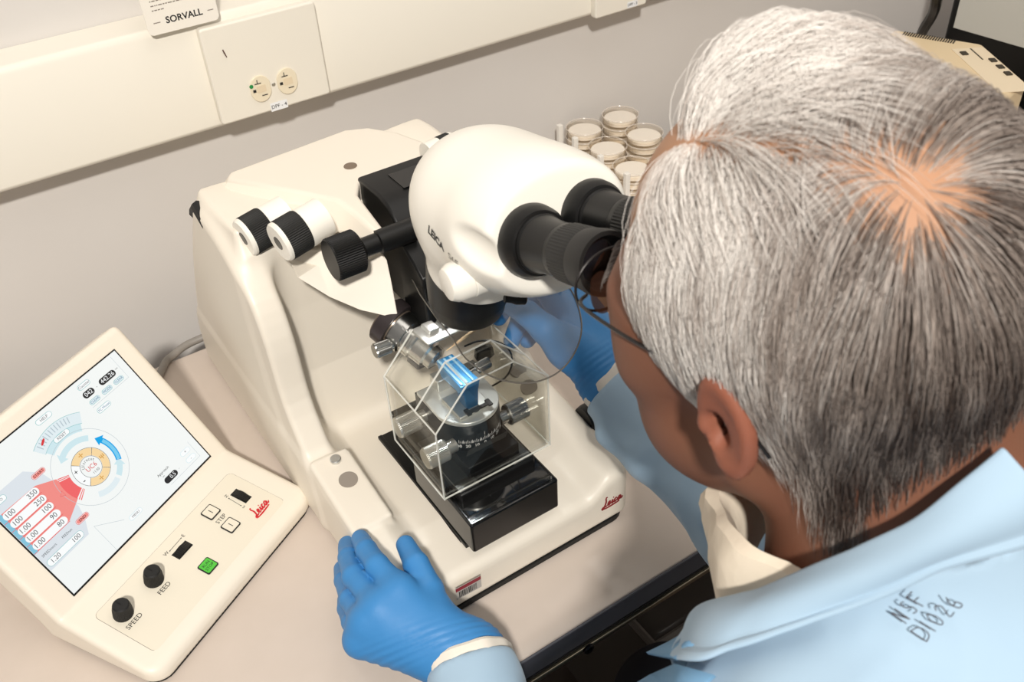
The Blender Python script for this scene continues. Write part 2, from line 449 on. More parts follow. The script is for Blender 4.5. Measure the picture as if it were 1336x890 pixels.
# laminated notice hanging over the raceway edge
fr = frame_from((.2275, 1.1255, .4095), (1, 0, 0), (0, 0, 1))
mb = MB().prism(rrect(0, 0, .084, .15, .006), fr[0], fr[1], fr[2], fr[3], .0012)
rr = random.Random(3)
for k in range(15):
    z = .0265 + k*.0052; x = .010 + (0 if k else .0); xe = .076 if k not in (0,) else .022
    while x < xe:
        w = rr.uniform(.0012, .0048)
        mb.flat([(x, z), (x+w, z), (x+w, z+.0012), (x, z+.0012)], fr, 1, .0014); x += w + .0009
mb.text('SORVALL', fr, .0105, (.044, .0135), 2, .0014, 'CENTER', bold=.00025)
for a, b in ((.008, .016), (.072, .079)): mb.flat([(a, .0128), (b, .0128), (b, .0138), (a, .0138)], fr, 1, .0014)
tag(mb.build('notice_card', [mat('card_paper', 'F1ECE2', .5), mat('small_print', '8A8178', .7), INK], None, None), 'white laminated card with a rounded corner and small print hanging on the wall', 'card')

# ------------------------------------------------------------------ the bench
t = thing('lab_bench', 'long beige laminate bench with dark grey edge band under the microscope', 'bench', (.3, .76, -.75))
BY0, BY1 = .437, 1.085
MB().box((-1.2, BY0, -.03), (2.3, BY1, 0)).build('worktop', [LAMI], t, (.0015, 2))
MB().box((-1.2, BY0-.003, -.031), (2.3, BY0, -.0006)).build('edge_band', [EDGE], t, (.001, 2))
MB().box((-1.2, BY0+.012, -.075), (2.3, BY0+.04, -.03)).build('front_apron', [mat('dark_apron', '2B2726', .5)], t)
mb = MB().box((-1.2, BY0-.007, -.0405), (2.3, BY0+.012, -.034)); r = mb.build('edge_rail', [mat('rail_metal', '9C927F', .28, 1.0)], t, (.001, 2))
MB().box((-1.2, BY0-.004, -.034), (2.3, BY0+.01, -.031)).build('rail_gap', [BLACKM], t)
S = pz(757, 833, -.036)
mb = MB().lathe((S[0], BY0-.007, -.037), (0, -1, 0), [(0, .0062), (.002, .0062), (.0032, .005), (.0034, .0028), (.0018, .0024)], 28)
mb.build('rail_bolt', [mat('dark_bolt', '26262A', .22, .9)], t)
for x in (-1.0, .95, 2.2):
    MB().box((x-.03, .50, -.75), (x+.03, .56, -.03)).build('leg', [EDGE], t, (.003, 2))
    MB().box((x-.03, 1.0, -.75), (x+.03, 1.06, -.03)).build('leg', [EDGE], t, (.003, 2))
# ------------------------------------------------------------------ light
def area(name, loc, target, size, power, col):
    l = bpy.data.lights.new(name, 'AREA'); l.shape = 'DISK'; l.size = size; l.energy = power; l.color = col
    o = bpy.data.objects.new(name, l); COL.objects.link(o); o.location = loc
    o.rotation_euler = (Vector(target)-Vector(loc)).to_track_quat('-Z', 'Y').to_euler(); return o
area('key_light', (-.60, -1.15, 2.08), (.3, .7, .1), .17, 58, (1.0, .95, .88))
area('ceiling_fill', (.8, .2, 2.4), (.4, .5, 0), 1.9, 12, (1.0, .94, .87))
l = bpy.data.lights.new('stage_lamp', 'SPOT'); l.energy = 1.1; l.spot_size = math.radians(62); l.spot_blend = .6; l.shadow_soft_size = .008; l.color = (.92, .97, 1.0)
o = bpy.data.objects.new('stage_lamp', l); COL.objects.link(o); o.location = (.345, .672, .305); o.rotation_euler = (Vector((.316, .612, .185))-Vector(o.location)).to_track_quat('-Z', 'Y').to_euler()
w = bpy.data.worlds.new('world'); SC.world = w; w.use_nodes = True
w.node_tree.nodes['Background'].inputs['Color'].default_value = (1.0, .94, .88, 1); w.node_tree.nodes['Background'].inputs['Strength'].default_value = .18
SC.cycles.transparent_max_bounces = 48; SC.cycles.max_bounces = 10
SC.view_settings.view_transform = 'Standard'; SC.view_settings.look = 'None'; SC.view_settings.exposure = 0.32; SC.view_settings.gamma = 1.0; SC.view_settings.use_curve_mapping = False
# ------------------------------------------------------------------ ultramicrotome
T = thing('ultramicrotome', 'large cream ultramicrotome with binocular head standing on the bench', 'microscope', (.3135, .78, 0))
XL, XR, XC = .173, .457, .3150
fin = [(1.07, .006), (.690, .006)] + [tuple(p) for p in spline([(.695, .060), (.706, .096), (.735, .151), (.744, .228), (.768, .276), (.818, .304), (.881, .313), (.905, .292), (.974, .203), (1.028, .117), (1.066, .044)], 4)]
corebody = [(1.06, .01), (.74, .01), (.765, .07), (.785, .14), (.79, .22), (.79, .30), (.80, .325), (.90, .325), (.97, .2), (1.03, .11)]
plan = rrect(XL, .509, XR, 1.068, .014, 8)
plan = [(x, y + (.012*((x-XC)/.14)**2 if y < .56 else 0)) for x, y in plan]
def top_h(X, Y):
    u = np.abs(X-XC)
    s = np.clip((u-.082)/.034, 0, 1); s = s*s*(3-2*s)
    fr = np.clip((Y-.512)/.10, 0, 1); rise = .072 + .020*np.clip((Y-.53)/.17, 0, 1)
    cen = .052 + .010*np.clip((Y-.525)/.06, 0, 1)
    return cen*(1-s) + rise*s
def f_body(P):
    X, Y, Z = P[:, 0], P[:, 1], P[:, 2]
    d2 = s_poly2(X, Y, plan)
    base = smax(smax(d2, (Z - top_h(X, Y))*.9, .012), .0075 - Z, .004)
    dp = s_poly2(Y, Z, fin)
    arm = s_ext(s_poly2(Y, Z, [(.60, .01), (.698, .01), (.698, .098), (.60, .084)]), X, XL, XL+.044, .004)
    f1 = s_ext(dp, X, XL, XL+.030, .005); f2 = s_ext(dp, X, XR-.030, XR, .005)
    core = s_ext(s_poly2(Y, Z, corebody), X, XL+.012, XR-.012, .004)
    u = smin(smin(f1, core, .028), f2, .028)
    return smin(smin(base, arm, .006), u, .014)
def lbl(n): return None
body = sdf_obj('body', f_body, (.16, .49, -.005), (.468, 1.085, .345), .0025, [CREAM], T, sharp=None)
for v_ in body.data.vertices: v_.co.z = max(v_.co.z, .0045)
MB().prism(rrect(XL+.006, .518, XR-.006, 1.06, .02), (0, 0, .0015), (1, 0, 0), (0, 1, 0), (0, 0, 1), .006).build('base_gap_shade', [BLACKM], T)  # matte black slab standing in for the shadow in the gap under the base
MB().tube([(XL+.004, .86, .306), (XL+.004, .885, .316), (XL+.004, .905, .300)], .007, 8).build('rear_vent', [BLACKM], T)
# armrest details
def shell_hit(fn, u, v, t=.5):
    d = ray(u, v)
    for _ in range(80): t += float(fn(np.array([CPOS + d*t], np.float32))[0])*.8/np.linalg.norm(d)
    p = CPOS + d*t; g = grad(fn, np.array([p]))[0]; return p, g/np.linalg.norm(g)
c, n_ = shell_hit(f_body, 438, 601); MB().lathe(c - n_*.003, n_, [(0, .0058), (.0062, .0058), (.0072, .005)], 28).build('armrest_button', [STEELD], T)
GREYDOT = mat('grey_dot', '938A80', .55)
for u, v in ((454.5, 626), (690, 505), (676, 483)):
    c, n_ = shell_hit(f_body, u, v); MB().lathe(c - n_*.004, n_, [(0, .0098), (.0048, .0098)], 32).build('grey_sensor_dot', [GREYDOT], T)
# side lettering on the left cheek
fr = frame_from((XL-.0006, .9705, .1895), (0, -.109, -.0165), (0, .032, .041))
fr = (fr[0], fr[1], fr[2], np.array([-1.0, 0, 0]))
mb = MB(); mb.text('LEICA', fr, .0205, (0, 0), 1); mb.text('EM', fr, .0215, (.060, 0), 0, bold=.0004); mb.text('UC6', fr, .0205, (.098, 0), 1)
mb.build('side_lettering', [mat('fin_letter_dark', '6A645C', .5), mat('fin_letter_grey', 'A79F95', .5)], T)

# top housing
def zp(L, z): return [tuple(pz(u, v, z)) for u, v in L]
def lerp(a, b, t): return tuple(np.array(a)*(1-t) + np.array(b)*t)
TZ = .335
top = [(.214, .885), (.222, .898), (.358, .910), (.381, .899), (.401, .868), (.415, .822), (.416, .794), (.318, .794), (.306, .772), (.2985, .706), (.2935, .693), (.288, .697), (.288, .735), (.286, .776), (.262, .815)]
low = [(.186, .895), (.200, .935), (.370, .935), (.400, .915), (.424, .880), (.432, .830), (.432, .80), (.318, .80), (.306, .785), (.300, .716), (.2935, .699), (.284, .702), (.270, .755), (.240, .785), (.205, .815)]
lz = [.286, .290, .29, .29, .29, .29, .29, .29, .295, .318, .321, .321, .312, .29, .285]
mb = MB(); A = [(x, y, z) for (x, y), z in zip(low, lz)]; B = [(x, y, TZ - (.002 if y < .71 else 0)) for x, y in top]
mb.loft(A, B); mb.build('top_housing', [CREAM], T, (.006, 4))
c = pz(457, 216, TZ+.0008)
MB().lathe((c[0], c[1], TZ+.0002), (0, 0, 1), [(0, .007), (.0006, .0068)], 28).build('locking_hole', [mat('hole_brown', '7A6A5A', .6)], T)
# hood under the lip
def hp(u, v, y): return np.array(py(u, v, y))
H1 = [hp(388, 362, .742), hp(430, 388, .722), hp(470, 405, .705), hp(507, 413.5, .694), hp(519, 410, .690), hp(511, 368, .697), hp(504, 338, .704), hp(499, 333, .710), hp(478, 340, .722), hp(448, 342, .745), hp(415, 345, .760)]
MB().loft([p + np.array([.004, .03, .004]) for p in H1], H1).build('front_hood', [CREAM], T, (.0015, 2))

# ribbed knobs
GRIP = mat('ribbed_black_grip', '1B1B1A', .55)
def ribbed_knob(name, face, d, R, L, sleeve, ext=.03):
    """face: centre of the end disc; d: axis from the end disc to the housing"""
    d = np.array(d, float); d /= np.linalg.norm(d)
    k = MB().lathe(face, d, [(0, R*.62), (.0, R*.93), (.0018, R), (.0045, R)], 56).lathe(np.array(face)+d*(L-.002), d, [(0, R*.995), (sleeve, R*.98), (sleeve+ext, R*.98)], 56).build(name, [CREAM_W], T)
    g = MB().lathe(np.array(face)+d*.0042, d, [(0, R*.99), (.0008, R*1.03), (L-.008, R*1.03), (L-.0065, R*.99)], 120, knurl=(1, 2, .0006)).build('grip', [GRIP], k, sharp=25)
    MB().lathe(np.array(face)-d*.0004, d, [(0, R*.34), (.0006, R*.36), (.0010, R*.30)], 32).build('end_cap', [mat('end_cap_dark', '3A3936', .4)], k)
    return k
KD = (1, .13, .13)
ribbed_knob('adjustment_knob', at(317.5, 311.5, .905), KD, .0192, .028, .012, .012)
ribbed_knob('adjustment_knob', at(363, 317.5, .872), KD, .0196, .029, .012, .012)
ribbed_knob('adjustment_knob', at(593, 190, .985), (-1, -.05, -.05), .0155, .020, .006, .010)

# black column and dovetail
prof = [(.800, .338), (.752, .3385), (.735, .334), (.722, .322), (.700, .300), (.700, .232), (.712, .222), (.800, .222)]
MB().prism(prof, (.3185, 0, 0), (0, 1, 0), (0, 0, 1), (1, 0, 0), .098).build('column', [BLACK], T, (.003, 3))
MB().prism([(.712, .318), (.678, .30), (.664, .29), (.664, .236), (.690, .214), (.712, .214)], (.312, 0, 0), (0, 1, 0), (0, 0, 1), (1, 0, 0), .060).build('column_slide', [BLACK], T, (.002, 2))
MB().box((.345, .748, .3384), (.395, .782, .3394)).build('column_inlay', [GLOSSB], T)
F0 = at(430.5, 340, .800); F0 = np.array([F0[0], .700, F0[2]]) if False else np.array(py(431, 340, .700))
k = MB().lathe(F0, (1, 0, 0), [(0, .0150), (.0, .0192), (.0016, .0205), (.0275, .0205), (.029, .0185), (.032, .012)], 120, knurl=(2, 3, .0007)).build('focus_knob', [BLACK], T, sharp=25)
MB().lathe(F0+np.array([.028, 0, 0]), (1, 0, 0), [(0, .0095), (.02, .0095), (.021, .0115), (.06, .0115)], 32).build('shaft', [BLACK], k)

# binocular head
SX = .327
EA = np.array([0, -math.cos(math.radians(17)), math.sin(math.radians(17))])      # eyepiece axis
EL = np.array(at(694, 314, .672)); ER = EL + np.array([.0545, 0, 0]); ER[1] += .001
MID = (EL+ER)/2
FLANK = []
def f_head(P):
    a = s_ell(P, (MID[0]+.002, .566, .407), (.068, .082, .060))
    b = s_ell(P, (MID[0], .500, .425), (.064, .055, .050))
    c = s_cap(P, EL - EA*.045, EL - EA*.006, .027, .0262); c2 = s_cap(P, ER - EA*.045, ER - EA*.006, .027, .0262)
    d = smin(a, b, .04); d = smin(d, smin(c, c2, .02), .025)
    d = smin(d, s_cyl(P, (SX+.002, .590, .338), (SX+.002, .566, .400), .043, .008), .022)
    front = (P - MID.astype(np.float32)) @ EA.astype(np.float32)
    d = smax(d, front + .002, .006)
    if FLANK: d = smax(d, -s_ell(P, *FLANK), .004)
    return d
q0, _ = shell_hit(f_head, 572, 293); q1, _ = shell_hit(f_head, 664, 362); qc, qn = shell_hit(f_head, 627, 333)
la = (q1-q0)/np.linalg.norm(q1-q0); qn = qn - la*(qn @ la); qn /= np.linalg.norm(qn)
FLANK += [qc + qn*.006, (np.linalg.norm(q1-q0)*.60, .0165, .0165), np.stack([la, np.cross(qn, la), qn], 1)]
hv = sdf_obj('binocular_head', f_head, (.22, .42, .28), (.43, .68, .50), .002, [CREAM_W], T)
Kc = np.array(at(581, 373, .705))
k = MB().lathe(Kc, (1, -.06, .02), [(0, .010), (.001, .0125), (.006, .0152), (.018, .0160), (.019, .0150), (.020, .0160), (.028, .0160), (.05, .0150)], 40).build('zoom_knob', [CREAM_W], hv)
for a in (0.3, 1.5, 2.7, 4.0, 5.2):
    p = Kc + np.array([.0035, math.cos(a)*.0126, math.sin(a)*.0126]); MB().lathe(p - np.array([.0006, 0, 0]), (1, 0, 0), [(0, .0011), (.003, .0011)], 12).build('dimple', [mat('dimple_grey', '8E887E', .5)], k)
# lettering on the flank, laid onto the curved shell
o2 = project(f_head, np.array([at(548, 301, .72)]), 8)[0]; o3 = project(f_head, np.array([at(577, 343, .70)]), 8)[0]
def lay(fn, o, e, lift=.0004):
    g = grad(fn, np.array([o]))[0]; g /= np.linalg.norm(g); e = e - g*np.dot(e, g); e /= np.linalg.norm(e)
    u = np.cross(g, e)
    def f(a, b):
        p = project(fn, np.array([o + e*a + u*b]), 4)[0]; n = grad(fn, np.array([p]))[0]
        return p + n/np.linalg.norm(n)*lift
    return f
fn = lay(f_head, o2, o3-o2); Lh = np.linalg.norm(o3-o2)
mb = MB(); mb.text('LEICA', None, .0098, (0, 0), 0, fn=fn, bold=.0004); mb.text('S6E', None, .0098, (.033, 0), 1, fn=fn)
mb.build('head_lettering', [INK, mat('letter_mid_grey', '6F6C66', .5)], hv, recalc=False)
# lens barrel below the head
BA = np.array([0, -.12, 1.0]); BA /= np.linalg.norm(BA)
b0 = np.array([SX+.000, .606, .287])
MB().lathe(b0, BA, [(0, .024), (0, .0318), (.003, .0332), (.014, .0338), (.016, .0362), (.036, .0370), (.09, .036)], 56).build('lens_barrel', [BLACK], T)
MB().lathe(b0 - BA*.0004, BA, [(0, .0236), (.0008, .0230)], 40).build('objective_glass', [mat('dark_glass', '15171C', .05, spec=.8)], T)
pg = np.array(at(667, 390, .775)); MB().lathe(pg, (.85, -.25, -.25), [(-.006, .003), (0, .0035), (.004, .0048), (.012, .0048), (.013, .0036)], 20).build('shield_knob', [BLACK], T)

# eyepieces
def eyepiece(c, long):
    e = MB().lathe(c - EA*.004, EA, [(0, .0265), (.004, .0272), (.011, .0262), (.016, .0235), (.0165, .0215), (.0185, .0215), (.020, .0205), (.030, .0193), (.046, .0187), (.048, .0196), (.054, .0196)], 64).build('eyepiece', [BLACK], hv, sharp=25)
    MB().lathe(c + EA*.048, EA, [(0, .0180), (.001, .0204), (.018, .0208), (.0215, .0200)], 110, knurl=(1, 2, .0005)).build('diopter_ring', [GRIP], e, sharp=25)
    MB().lathe(c + EA*.068, EA, [(0, .0180), (.002, .0205), (.016, .0222), (.021, .0215), (.021, .0185), (.010, .0150), (.008, .004)], 48).build('eyecup', [mat('rubber_eyecup', '1A1918', .5)], e)
    MB().lathe(c + EA*.077, EA, [(0, .0148), (.0008, .0145)], 40).build('eye_lens', [MATS['dark_glass']], e)
    ex = np.array([1.0, 0, 0]); up = np.cross(EA, ex); mb = MB()
    for k in range(9):
        a = math.radians(120 + k*22); q = c + EA*(.0455) + (ex*math.cos(a) + up*-math.sin(a))*.0187
        mb.lathe(q, (ex*math.cos(a) + up*-math.sin(a)), [(0, .0009), (.0004, .0009)], 10)
    mb.build('scale_dots', [mat('white_dot', 'EFEFEA', .5)], e, None, None)
    return e
eyepiece(EL, 1); eyepiece(ER, 1)

# clear breath shield (flat plate with a round end)
ol = [(537, 362), (548, 383), (568, 412), (590, 440), (608, 467), (640, 489.5), (672, 498), (700, 497), (726, 486), (745, 467), (757, 440), (758, 415), (750, 387), (738, 368), (722, 352), (640, 352)]
P3 = [np.array(pz(u, v, .279)) for u, v in ol]
sm = [p for p in P3[:3]] + [np.array(p) for p in spline(P3[2:15], 5)][1:] + [P3[15]]
mb = MB().loft([p + np.array([0, 0, -.0022]) for p in sm], sm)
sh = mb.build('breath_shield', [SHIELD], T, None)
MB().tube([p - np.array([0, 0, .0011]) for p in sm[:-1]], .00075, 6).build('shield_rim', [mat('shield_rim_grey', '5E5A54', .2)], sh)

# specimen arm
ax0 = np.array(px(522, 430, .296)); ax1 = np.array([.3135, .651, .197]); AD = ax1-ax0; AL = np.linalg.norm(AD); AD /= AL
arm = MB().lathe(ax0 - AD*.02, AD, [(0, .023), (.008, .023), (.014, .0215), (.02, .019), (.026, .018)], 48).build('specimen_arm', [mat('arm_bronze', '8E8072', .32, .7)], T)
MB().lathe(ax0 - AD*.018, AD, [(0, .0255), (.014, .0258)], 48).build('arm_ring', [mat('arm_ring_dark', '40393A', .35, .4)], arm)
ch = MB().lathe(ax0 + AD*(AL-.062), AD, [(0, .014), (.001, .0200), (.020, .0206), (.021, .0178), (.032, .0178), (.034, .0160), (.048, .0155), (.050, .0128), (.057, .0125), (.060, .0055), (.066, .0040)], 48).build('specimen_chuck', [STEEL], arm, sharp=28)
cm = ax0 + AD*(AL-.040)
e1 = np.array([1.0, 0, -.05])
def sknob(p, d, R, L, name, par, m=STEEL, ribs=44, neck=.6):
    d = np.array(d, float); d /= np.linalg.norm(d); p = np.array(p, float)
    return MB().lathe(p, d, [(0, R*neck), (L*.28, R*neck), (L*.30, R*.92), (L*.34, R), (L*.94, R), (L, R*.9)], ribs*2, knurl=(3, 4, .0004)).build(name, [m], par, sharp=25)
sknob(cm - e1*.016, (-1, 0, .05), .0078, .024, 'clamp_knob', arm); sknob(cm + e1*.016, (1, .1, .22), .0075, .024, 'clamp_knob', arm)
sknob(ax0 + AD*(AL-.030) + np.array([.010, 0, .006]), (.8, -.1, .35), .0040, .014, 'clamp_knob', arm)
pc = np.array(at(570, 431, .925))
b = MB().obox(pc, [AD, (1, 0, 0), np.cross(AD, (1, 0, 0))], (.012, .020, .0016)).build('arc_plate', [STEELD], arm, (.001, 2))
MB().obox(pc + np.array([-.006, .002, .005]), [AD, (1, 0, 0), np.cross(AD, (1, 0, 0))], (.006, .0055, .004)).obox(pc + np.array([.008, .001, .004]), [AD, (1, 0, 0), np.cross(AD, (1, 0, 0))], (.005, .004, .003)).build('arc_clamp', [STEELD], arm, (.0008, 2))
MB().lathe(cm + np.array([-.006, -.004, .0155]), (0, -.5, 1), [(0, .0035), (.004, .0035)], 20).build('arc_screw', [STEEL], arm)
MB().obox(cm - np.array([-.001, .012, .022]), [AD, (1, 0, 0), np.cross(AD, (1, 0, 0))], (.008, .008, .006)).build('lower_jaw', [mat('jaw_dark', '2C2B2A', .35, .6)], arm, (.002, 2))

MB().tube(spline([at(606, 452, .93), at(625, 445, .925), at(648, 446, .92), at(664, 456, .925), at(668, 474, .935), at(660, 492, .95), at(640, 505, .965)], 6), .0010, 8).build('sensor_wire', [BLACK], arm)
# ------------------------------------------------------------------ knife stage
DC = np.array([.3180, .6150])
MB().box((.2615, .548, .058), (.3665, .725, .0645)).box((.2615, .5375, .060), (.2665, .725, .0655)).build('slide_way', [BLACK], T, (.0008, 2))
tr = MB().prism(rrect(.2625, .5235, .3645, .640, .003), (0, 0, .066), (1, 0, 0), (0, 1, 0), (0, 0, 1), .040)
tr.build('stage_tray', [GLOSSB], T, (.0022, 3))
mb = MB().prism(rrect(.2665, .5275, .3605, .556, .002), (0, 0, .1061), (1, 0, 0), (0, 1, 0), (0, 0, 1), .0005)
mb.build('tray_inlay', [mat('tray_mirror', '161616', .06, spec=.8, coat=.5)], T)
MB().box((.270, .553, .104), (.357, .70, .117)).build('stage_base', [BLACK], T, (.002, 2))
MB().box((.2715, .556, .1165), (.2935, .64, .1185)).build('stage_plate', [mat('stage_plate_metal', '6E6E6C', .3, .9)], T, (.0006, 2))
MB().box((.3345, .556, .1165), (.3555, .64, .1185)).build('stage_plate', [MATS['stage_plate_metal']], T, (.0006, 2))
MB().box((.2885, .566, .112), (.3475, .66, .1325)).build('stage_block', [BLACK], T, (.0012, 2))
def rotary(r, z0, z1, name, m, yb):
    a0 = math.degrees(math.acos(min(1, .0300/r)))
    pts = [(DC[0]+r*math.cos(math.radians(a)), DC[1]+r*math.sin(math.radians(a))) for a in np.linspace(180+a0*.3, 360-a0*.3, 40)]
    pts = pts + [(DC[0]+.033, yb), (DC[0]-.033, yb)]
    return MB().prism(pts, (0, 0, z0), (1, 0, 0), (0, 1, 0), (0, 0, 1), z1-z0).build(name, m, T, (.0008, 2))
rot = rotary(.0335, .1325, .1655, 'rotary_stage', [BLACK], .66)
tp = rotary(.0335, .1656, .1700, 'stage_top', [mat('silver_top', 'DADBD8', .3, .55)], .655)
# degree scale on the drum
mb = MB()
def drum(a, z, r=.0339):
    q = math.radians(270 + a); return np.array([DC[0]+r*math.cos(q), DC[1]+r*math.sin(q), z])
for k in range(-30, 31, 1):
    a = k*1.5; h = .0045 if k % 5 == 0 else .003
    if k % 2 == 0 or k % 5 == 0:
        mb.poly([drum(a-.42, .1435), drum(a+.42, .1435), drum(a+.42, .1435+h), drum(a-.42, .1435+h)])
for k in (-30, -20, -10, 0, 10, 20, 30):
    v, f = text_geo(str(abs(k)), .0052, 'CENTER', 0, .0001); mb.add([drum(k*1.5 + math.degrees(x/.0339), .1395+y) for x, y in v], f)
mb.poly([drum(-.3, .1495), drum(.3, .1495), drum(.3, .154), drum(-.3, .154)])
mb.build('degree_scale', [mat('scale_white', 'FFFFFF', .5)], rot, recalc=False)
MB().prism([(-.022, .1335), (.024, .1335), (.027, .1400), (-.019, .1400)], (DC[0]-.001, DC[1]-.0345, 0), (1, 0, 0), (0, 0, 1), (0, -1, 0), .0004).build('vernier_plate', [mat('vernier_grey', '5A5A58', .35, .6)], rot)
# knife clamp and diamond knife
MB().box((.2985, .592, .1698), (.3345, .628, .1735)).box((.302, .640, .1698), (.318, .656, .184)).build('knife_clamp', [STEELD], T, (.001, 2))
MB().box((.3090, .5915, .1736), (.333, .5955, .1752)).box((.3065, .5895, .1736), (.3110, .5985, .1756)).box((.3305, .5895, .1736), (.335, .5985, .1756)).build('clamp_slot', [BLACKM], T)
BLUE = mat('knife_blue_metal', '1B6FA8', .28, .55); ICE = mat('knife_ice_blue', 'A8D8F4', .2, .3)
kn = MB().loft([(.3105, .598, .1735), (.3235, .598, .1735), (.3235, .612, .1735), (.3105, .612, .1735)], [(.3085, .598, .200), (.3255, .598, .200), (.3255, .617, .200), (.3085, .617, .200)]).build('diamond_knife', [BLUE], T, (.001, 2))
MB().loft([(.3075, .600, .192), (.3265, .600, .192), (.3235, .645, .184), (.3095, .645, .184)], [(.306, .598, .2045), (.3275, .598, .2045), (.3260, .6475, .2045), (.3075, .6475, .2045)]).build('knife_boat', [mat('boat_blue', '3E93CF', .25, .3)], kn, (.0008, 2))
mb = MB()
for x in (.309, .3150, .3215): mb.box((x-.0012, .600, .2046), (x+.0012, .645, .2056))
mb.build('boat_rails', [ICE], kn, (.0003, 2))
MB().tube([(.3050+.006*math.cos(a)+.012, .604+.010*math.sin(a)-.004, .1742) for a in np.linspace(-2.2, 1.6, 20)], .0005, 6).build('knife_ring', [BLACKM], kn)
# knurled drive knobs
sknob(px(556, 541, .2865), (-1, 0, .0), .0112, .034, 'drive_knob', T, CREAM_W if False else mat('knurled_bright', 'DCDAD4', .28, .85))
sknob(px(594, 580, .2890), (-1, 0, 0), .0112, .034, 'drive_knob', T, MATS['knurled_bright'])
sknob(px(651, 547, .3475), (1, 0, .0), .0115, .032, 'drive_knob', T)
sknob((.345, .650, .168), (1, 0, .1), .0062, .024, 'fine_knob', T)
MB().prism([(0, 0), (.020, -.004), (.026, -.022), (.018, -.034), (.004, -.022)], (.366, .668, .172), (1, -.1, 0), (0, -.5, 1), (.1, 1, .3), .008).build('stage_lever', [BLACK], T, (.002, 2))
MB().box((.335, .655, .155), (.36, .668, .166)).build('lever_link', [STEELD], T, (.001, 2))

# ------------------------------------------------------------------ acrylic cover: chamfered front pane, sloping roof panes
YFc, YM, YB = .549, .588, .648
prf = [(.2515, .128), (.2515, .2130), (.2880, .2530), (.3370, .2545), (.3735, .2190), (.3735, .128)]
cov = MB()
th = .003
o = prf; inn = [(.2545, .128), (.2545, .2118), (.2895, .2500), (.3356, .2515), (.3705, .2178), (.3705, .128)]
cov.prism(o, (0, YFc, 0), (1, 0, 0), (0, 0, 1), (0, 1, 0), th)
for i in range(5):
    yb = YM if i in (2, 3) else YB
    if i in (3, 4): yb = YB if i == 4 else YM
    a, b, c_, d_ = o[i], o[i+1], inn[i+1], inn[i]
    cov.loft([(a[0], YFc+th, a[1]), (b[0], YFc+th, b[1]), (c_[0], YFc+th, c_[1]), (d_[0], YFc+th, d_[1])], [(a[0], yb, a[1]), (b[0], yb, b[1]), (c_[0], yb, c_[1]), (d_[0], yb, d_[1])])
cov = cov.build('acrylic_cover', [CLEAR], T, None)
mb = MB()
for i in range(6):
    a, b = o[i], o[(i+1) % 6]; mb.tube([(a[0], YFc+.001, a[1]), (b[0], YFc+.001, b[1])], .0009, 6)
for i in (1, 2, 3, 4):
    mb.tube([(o[i][0], YFc, o[i][1]), (o[i][0], YM if i in (2, 3) else YB, o[i][1])], .0009, 6)
for a, b in ((1, 2), (2, 3), (3, 4)): mb.tube([(o[a][0], YM, o[a][1]), (o[b][0], YM, o[b][1])], .0010, 6)
for a, b in ((0, 1), (1, 2)): mb.tube([(o[a][0], YB, o[a][1]), (o[b][0], YB, o[b][1])], .0010, 6)
for i in (0, 5): mb.tube([(o[i][0], YFc, o[i][1]), (o[i][0], YB, o[i][1])], .0009, 6)
mb.build('cover_edges', [CLEAR_E], cov)
# right-hand coarse drive
k = MB().lathe((XR-.004, .600, .075), (1, 0, 0), [(0, .016), (.006, .0175), (.010, .0175), (.0105, .0150), (.020, .0150), (.0205, .0168), (.026, .0168), (.0265, .0155)], 60).build('coarse_drive', [BLACK], T, sharp=25)

# company script: strokes of a pen
def script_logo(name, fr, H, m, parent, fn=None):
    """joined handwriting in red, H = height of the tall first letter"""
    S = [[(.30, .95), (.22, 1.0), (.20, .85), (.26, .60), (.20, .25), (.10, .05), (.02, .10), (.10, .22), (.30, .16), (.44, .24)],
         [(.44, .24), (.58, .34), (.62, .46), (.54, .50), (.47, .36), (.52, .20), (.64, .20), (.76, .34)],
         [(.76, .34), (.82, .50), (.79, .28), (.86, .20), (.98, .34)],
         [(1.16, .44), (1.10, .52), (1.00, .42), (1.00, .24), (1.10, .20), (1.24, .34)],
         [(1.50, .46), (1.40, .54), (1.28, .42), (1.28, .24), (1.38, .20), (1.50, .46), (1.50, .26), (1.58, .20), (1.68, .32)],
         [(.10, .02), (.50, .00), (1.0, .02), (1.45, .05)]]
    mb = MB(); o, ex, ey, ez = fr
    for s in S:
        q = spline(s, 5); n = len(q)
        L_ = [o + ex*(p[0]+p[1]*.18)*H + ey*p[1]*H for p in q]
        if fn: L_ = list(project(fn, np.array(L_), 6, .004))
        mb.tube(L_, [H*(.040 + .030*abs(math.sin(3.1*i/n))) for i in range(n)], 6)
    q0 = o + ex*(.86+.12)*H + ey*.66*H
    if fn: q0 = project(fn, np.array([q0]), 6, .004)[0]
    mb.lathe(q0 - ez*.0002, ez, [(0, H*.05), (.0005, H*.05)], 10)
    return mb.build(name, m, parent)
def front_y(x): return .509 + .012*((x-XC)/.14)**2
g = np.array(px(797, 656, .430)); fy = front_y(.425)
fr = frame_from((.4155, fy-.0008, .0285), (1, .165, 0), (0, 0, 1))
script_logo('company_script', fr, .0165, [mat('logo_maroon', '7E1B1F', .5)], T, f_body)
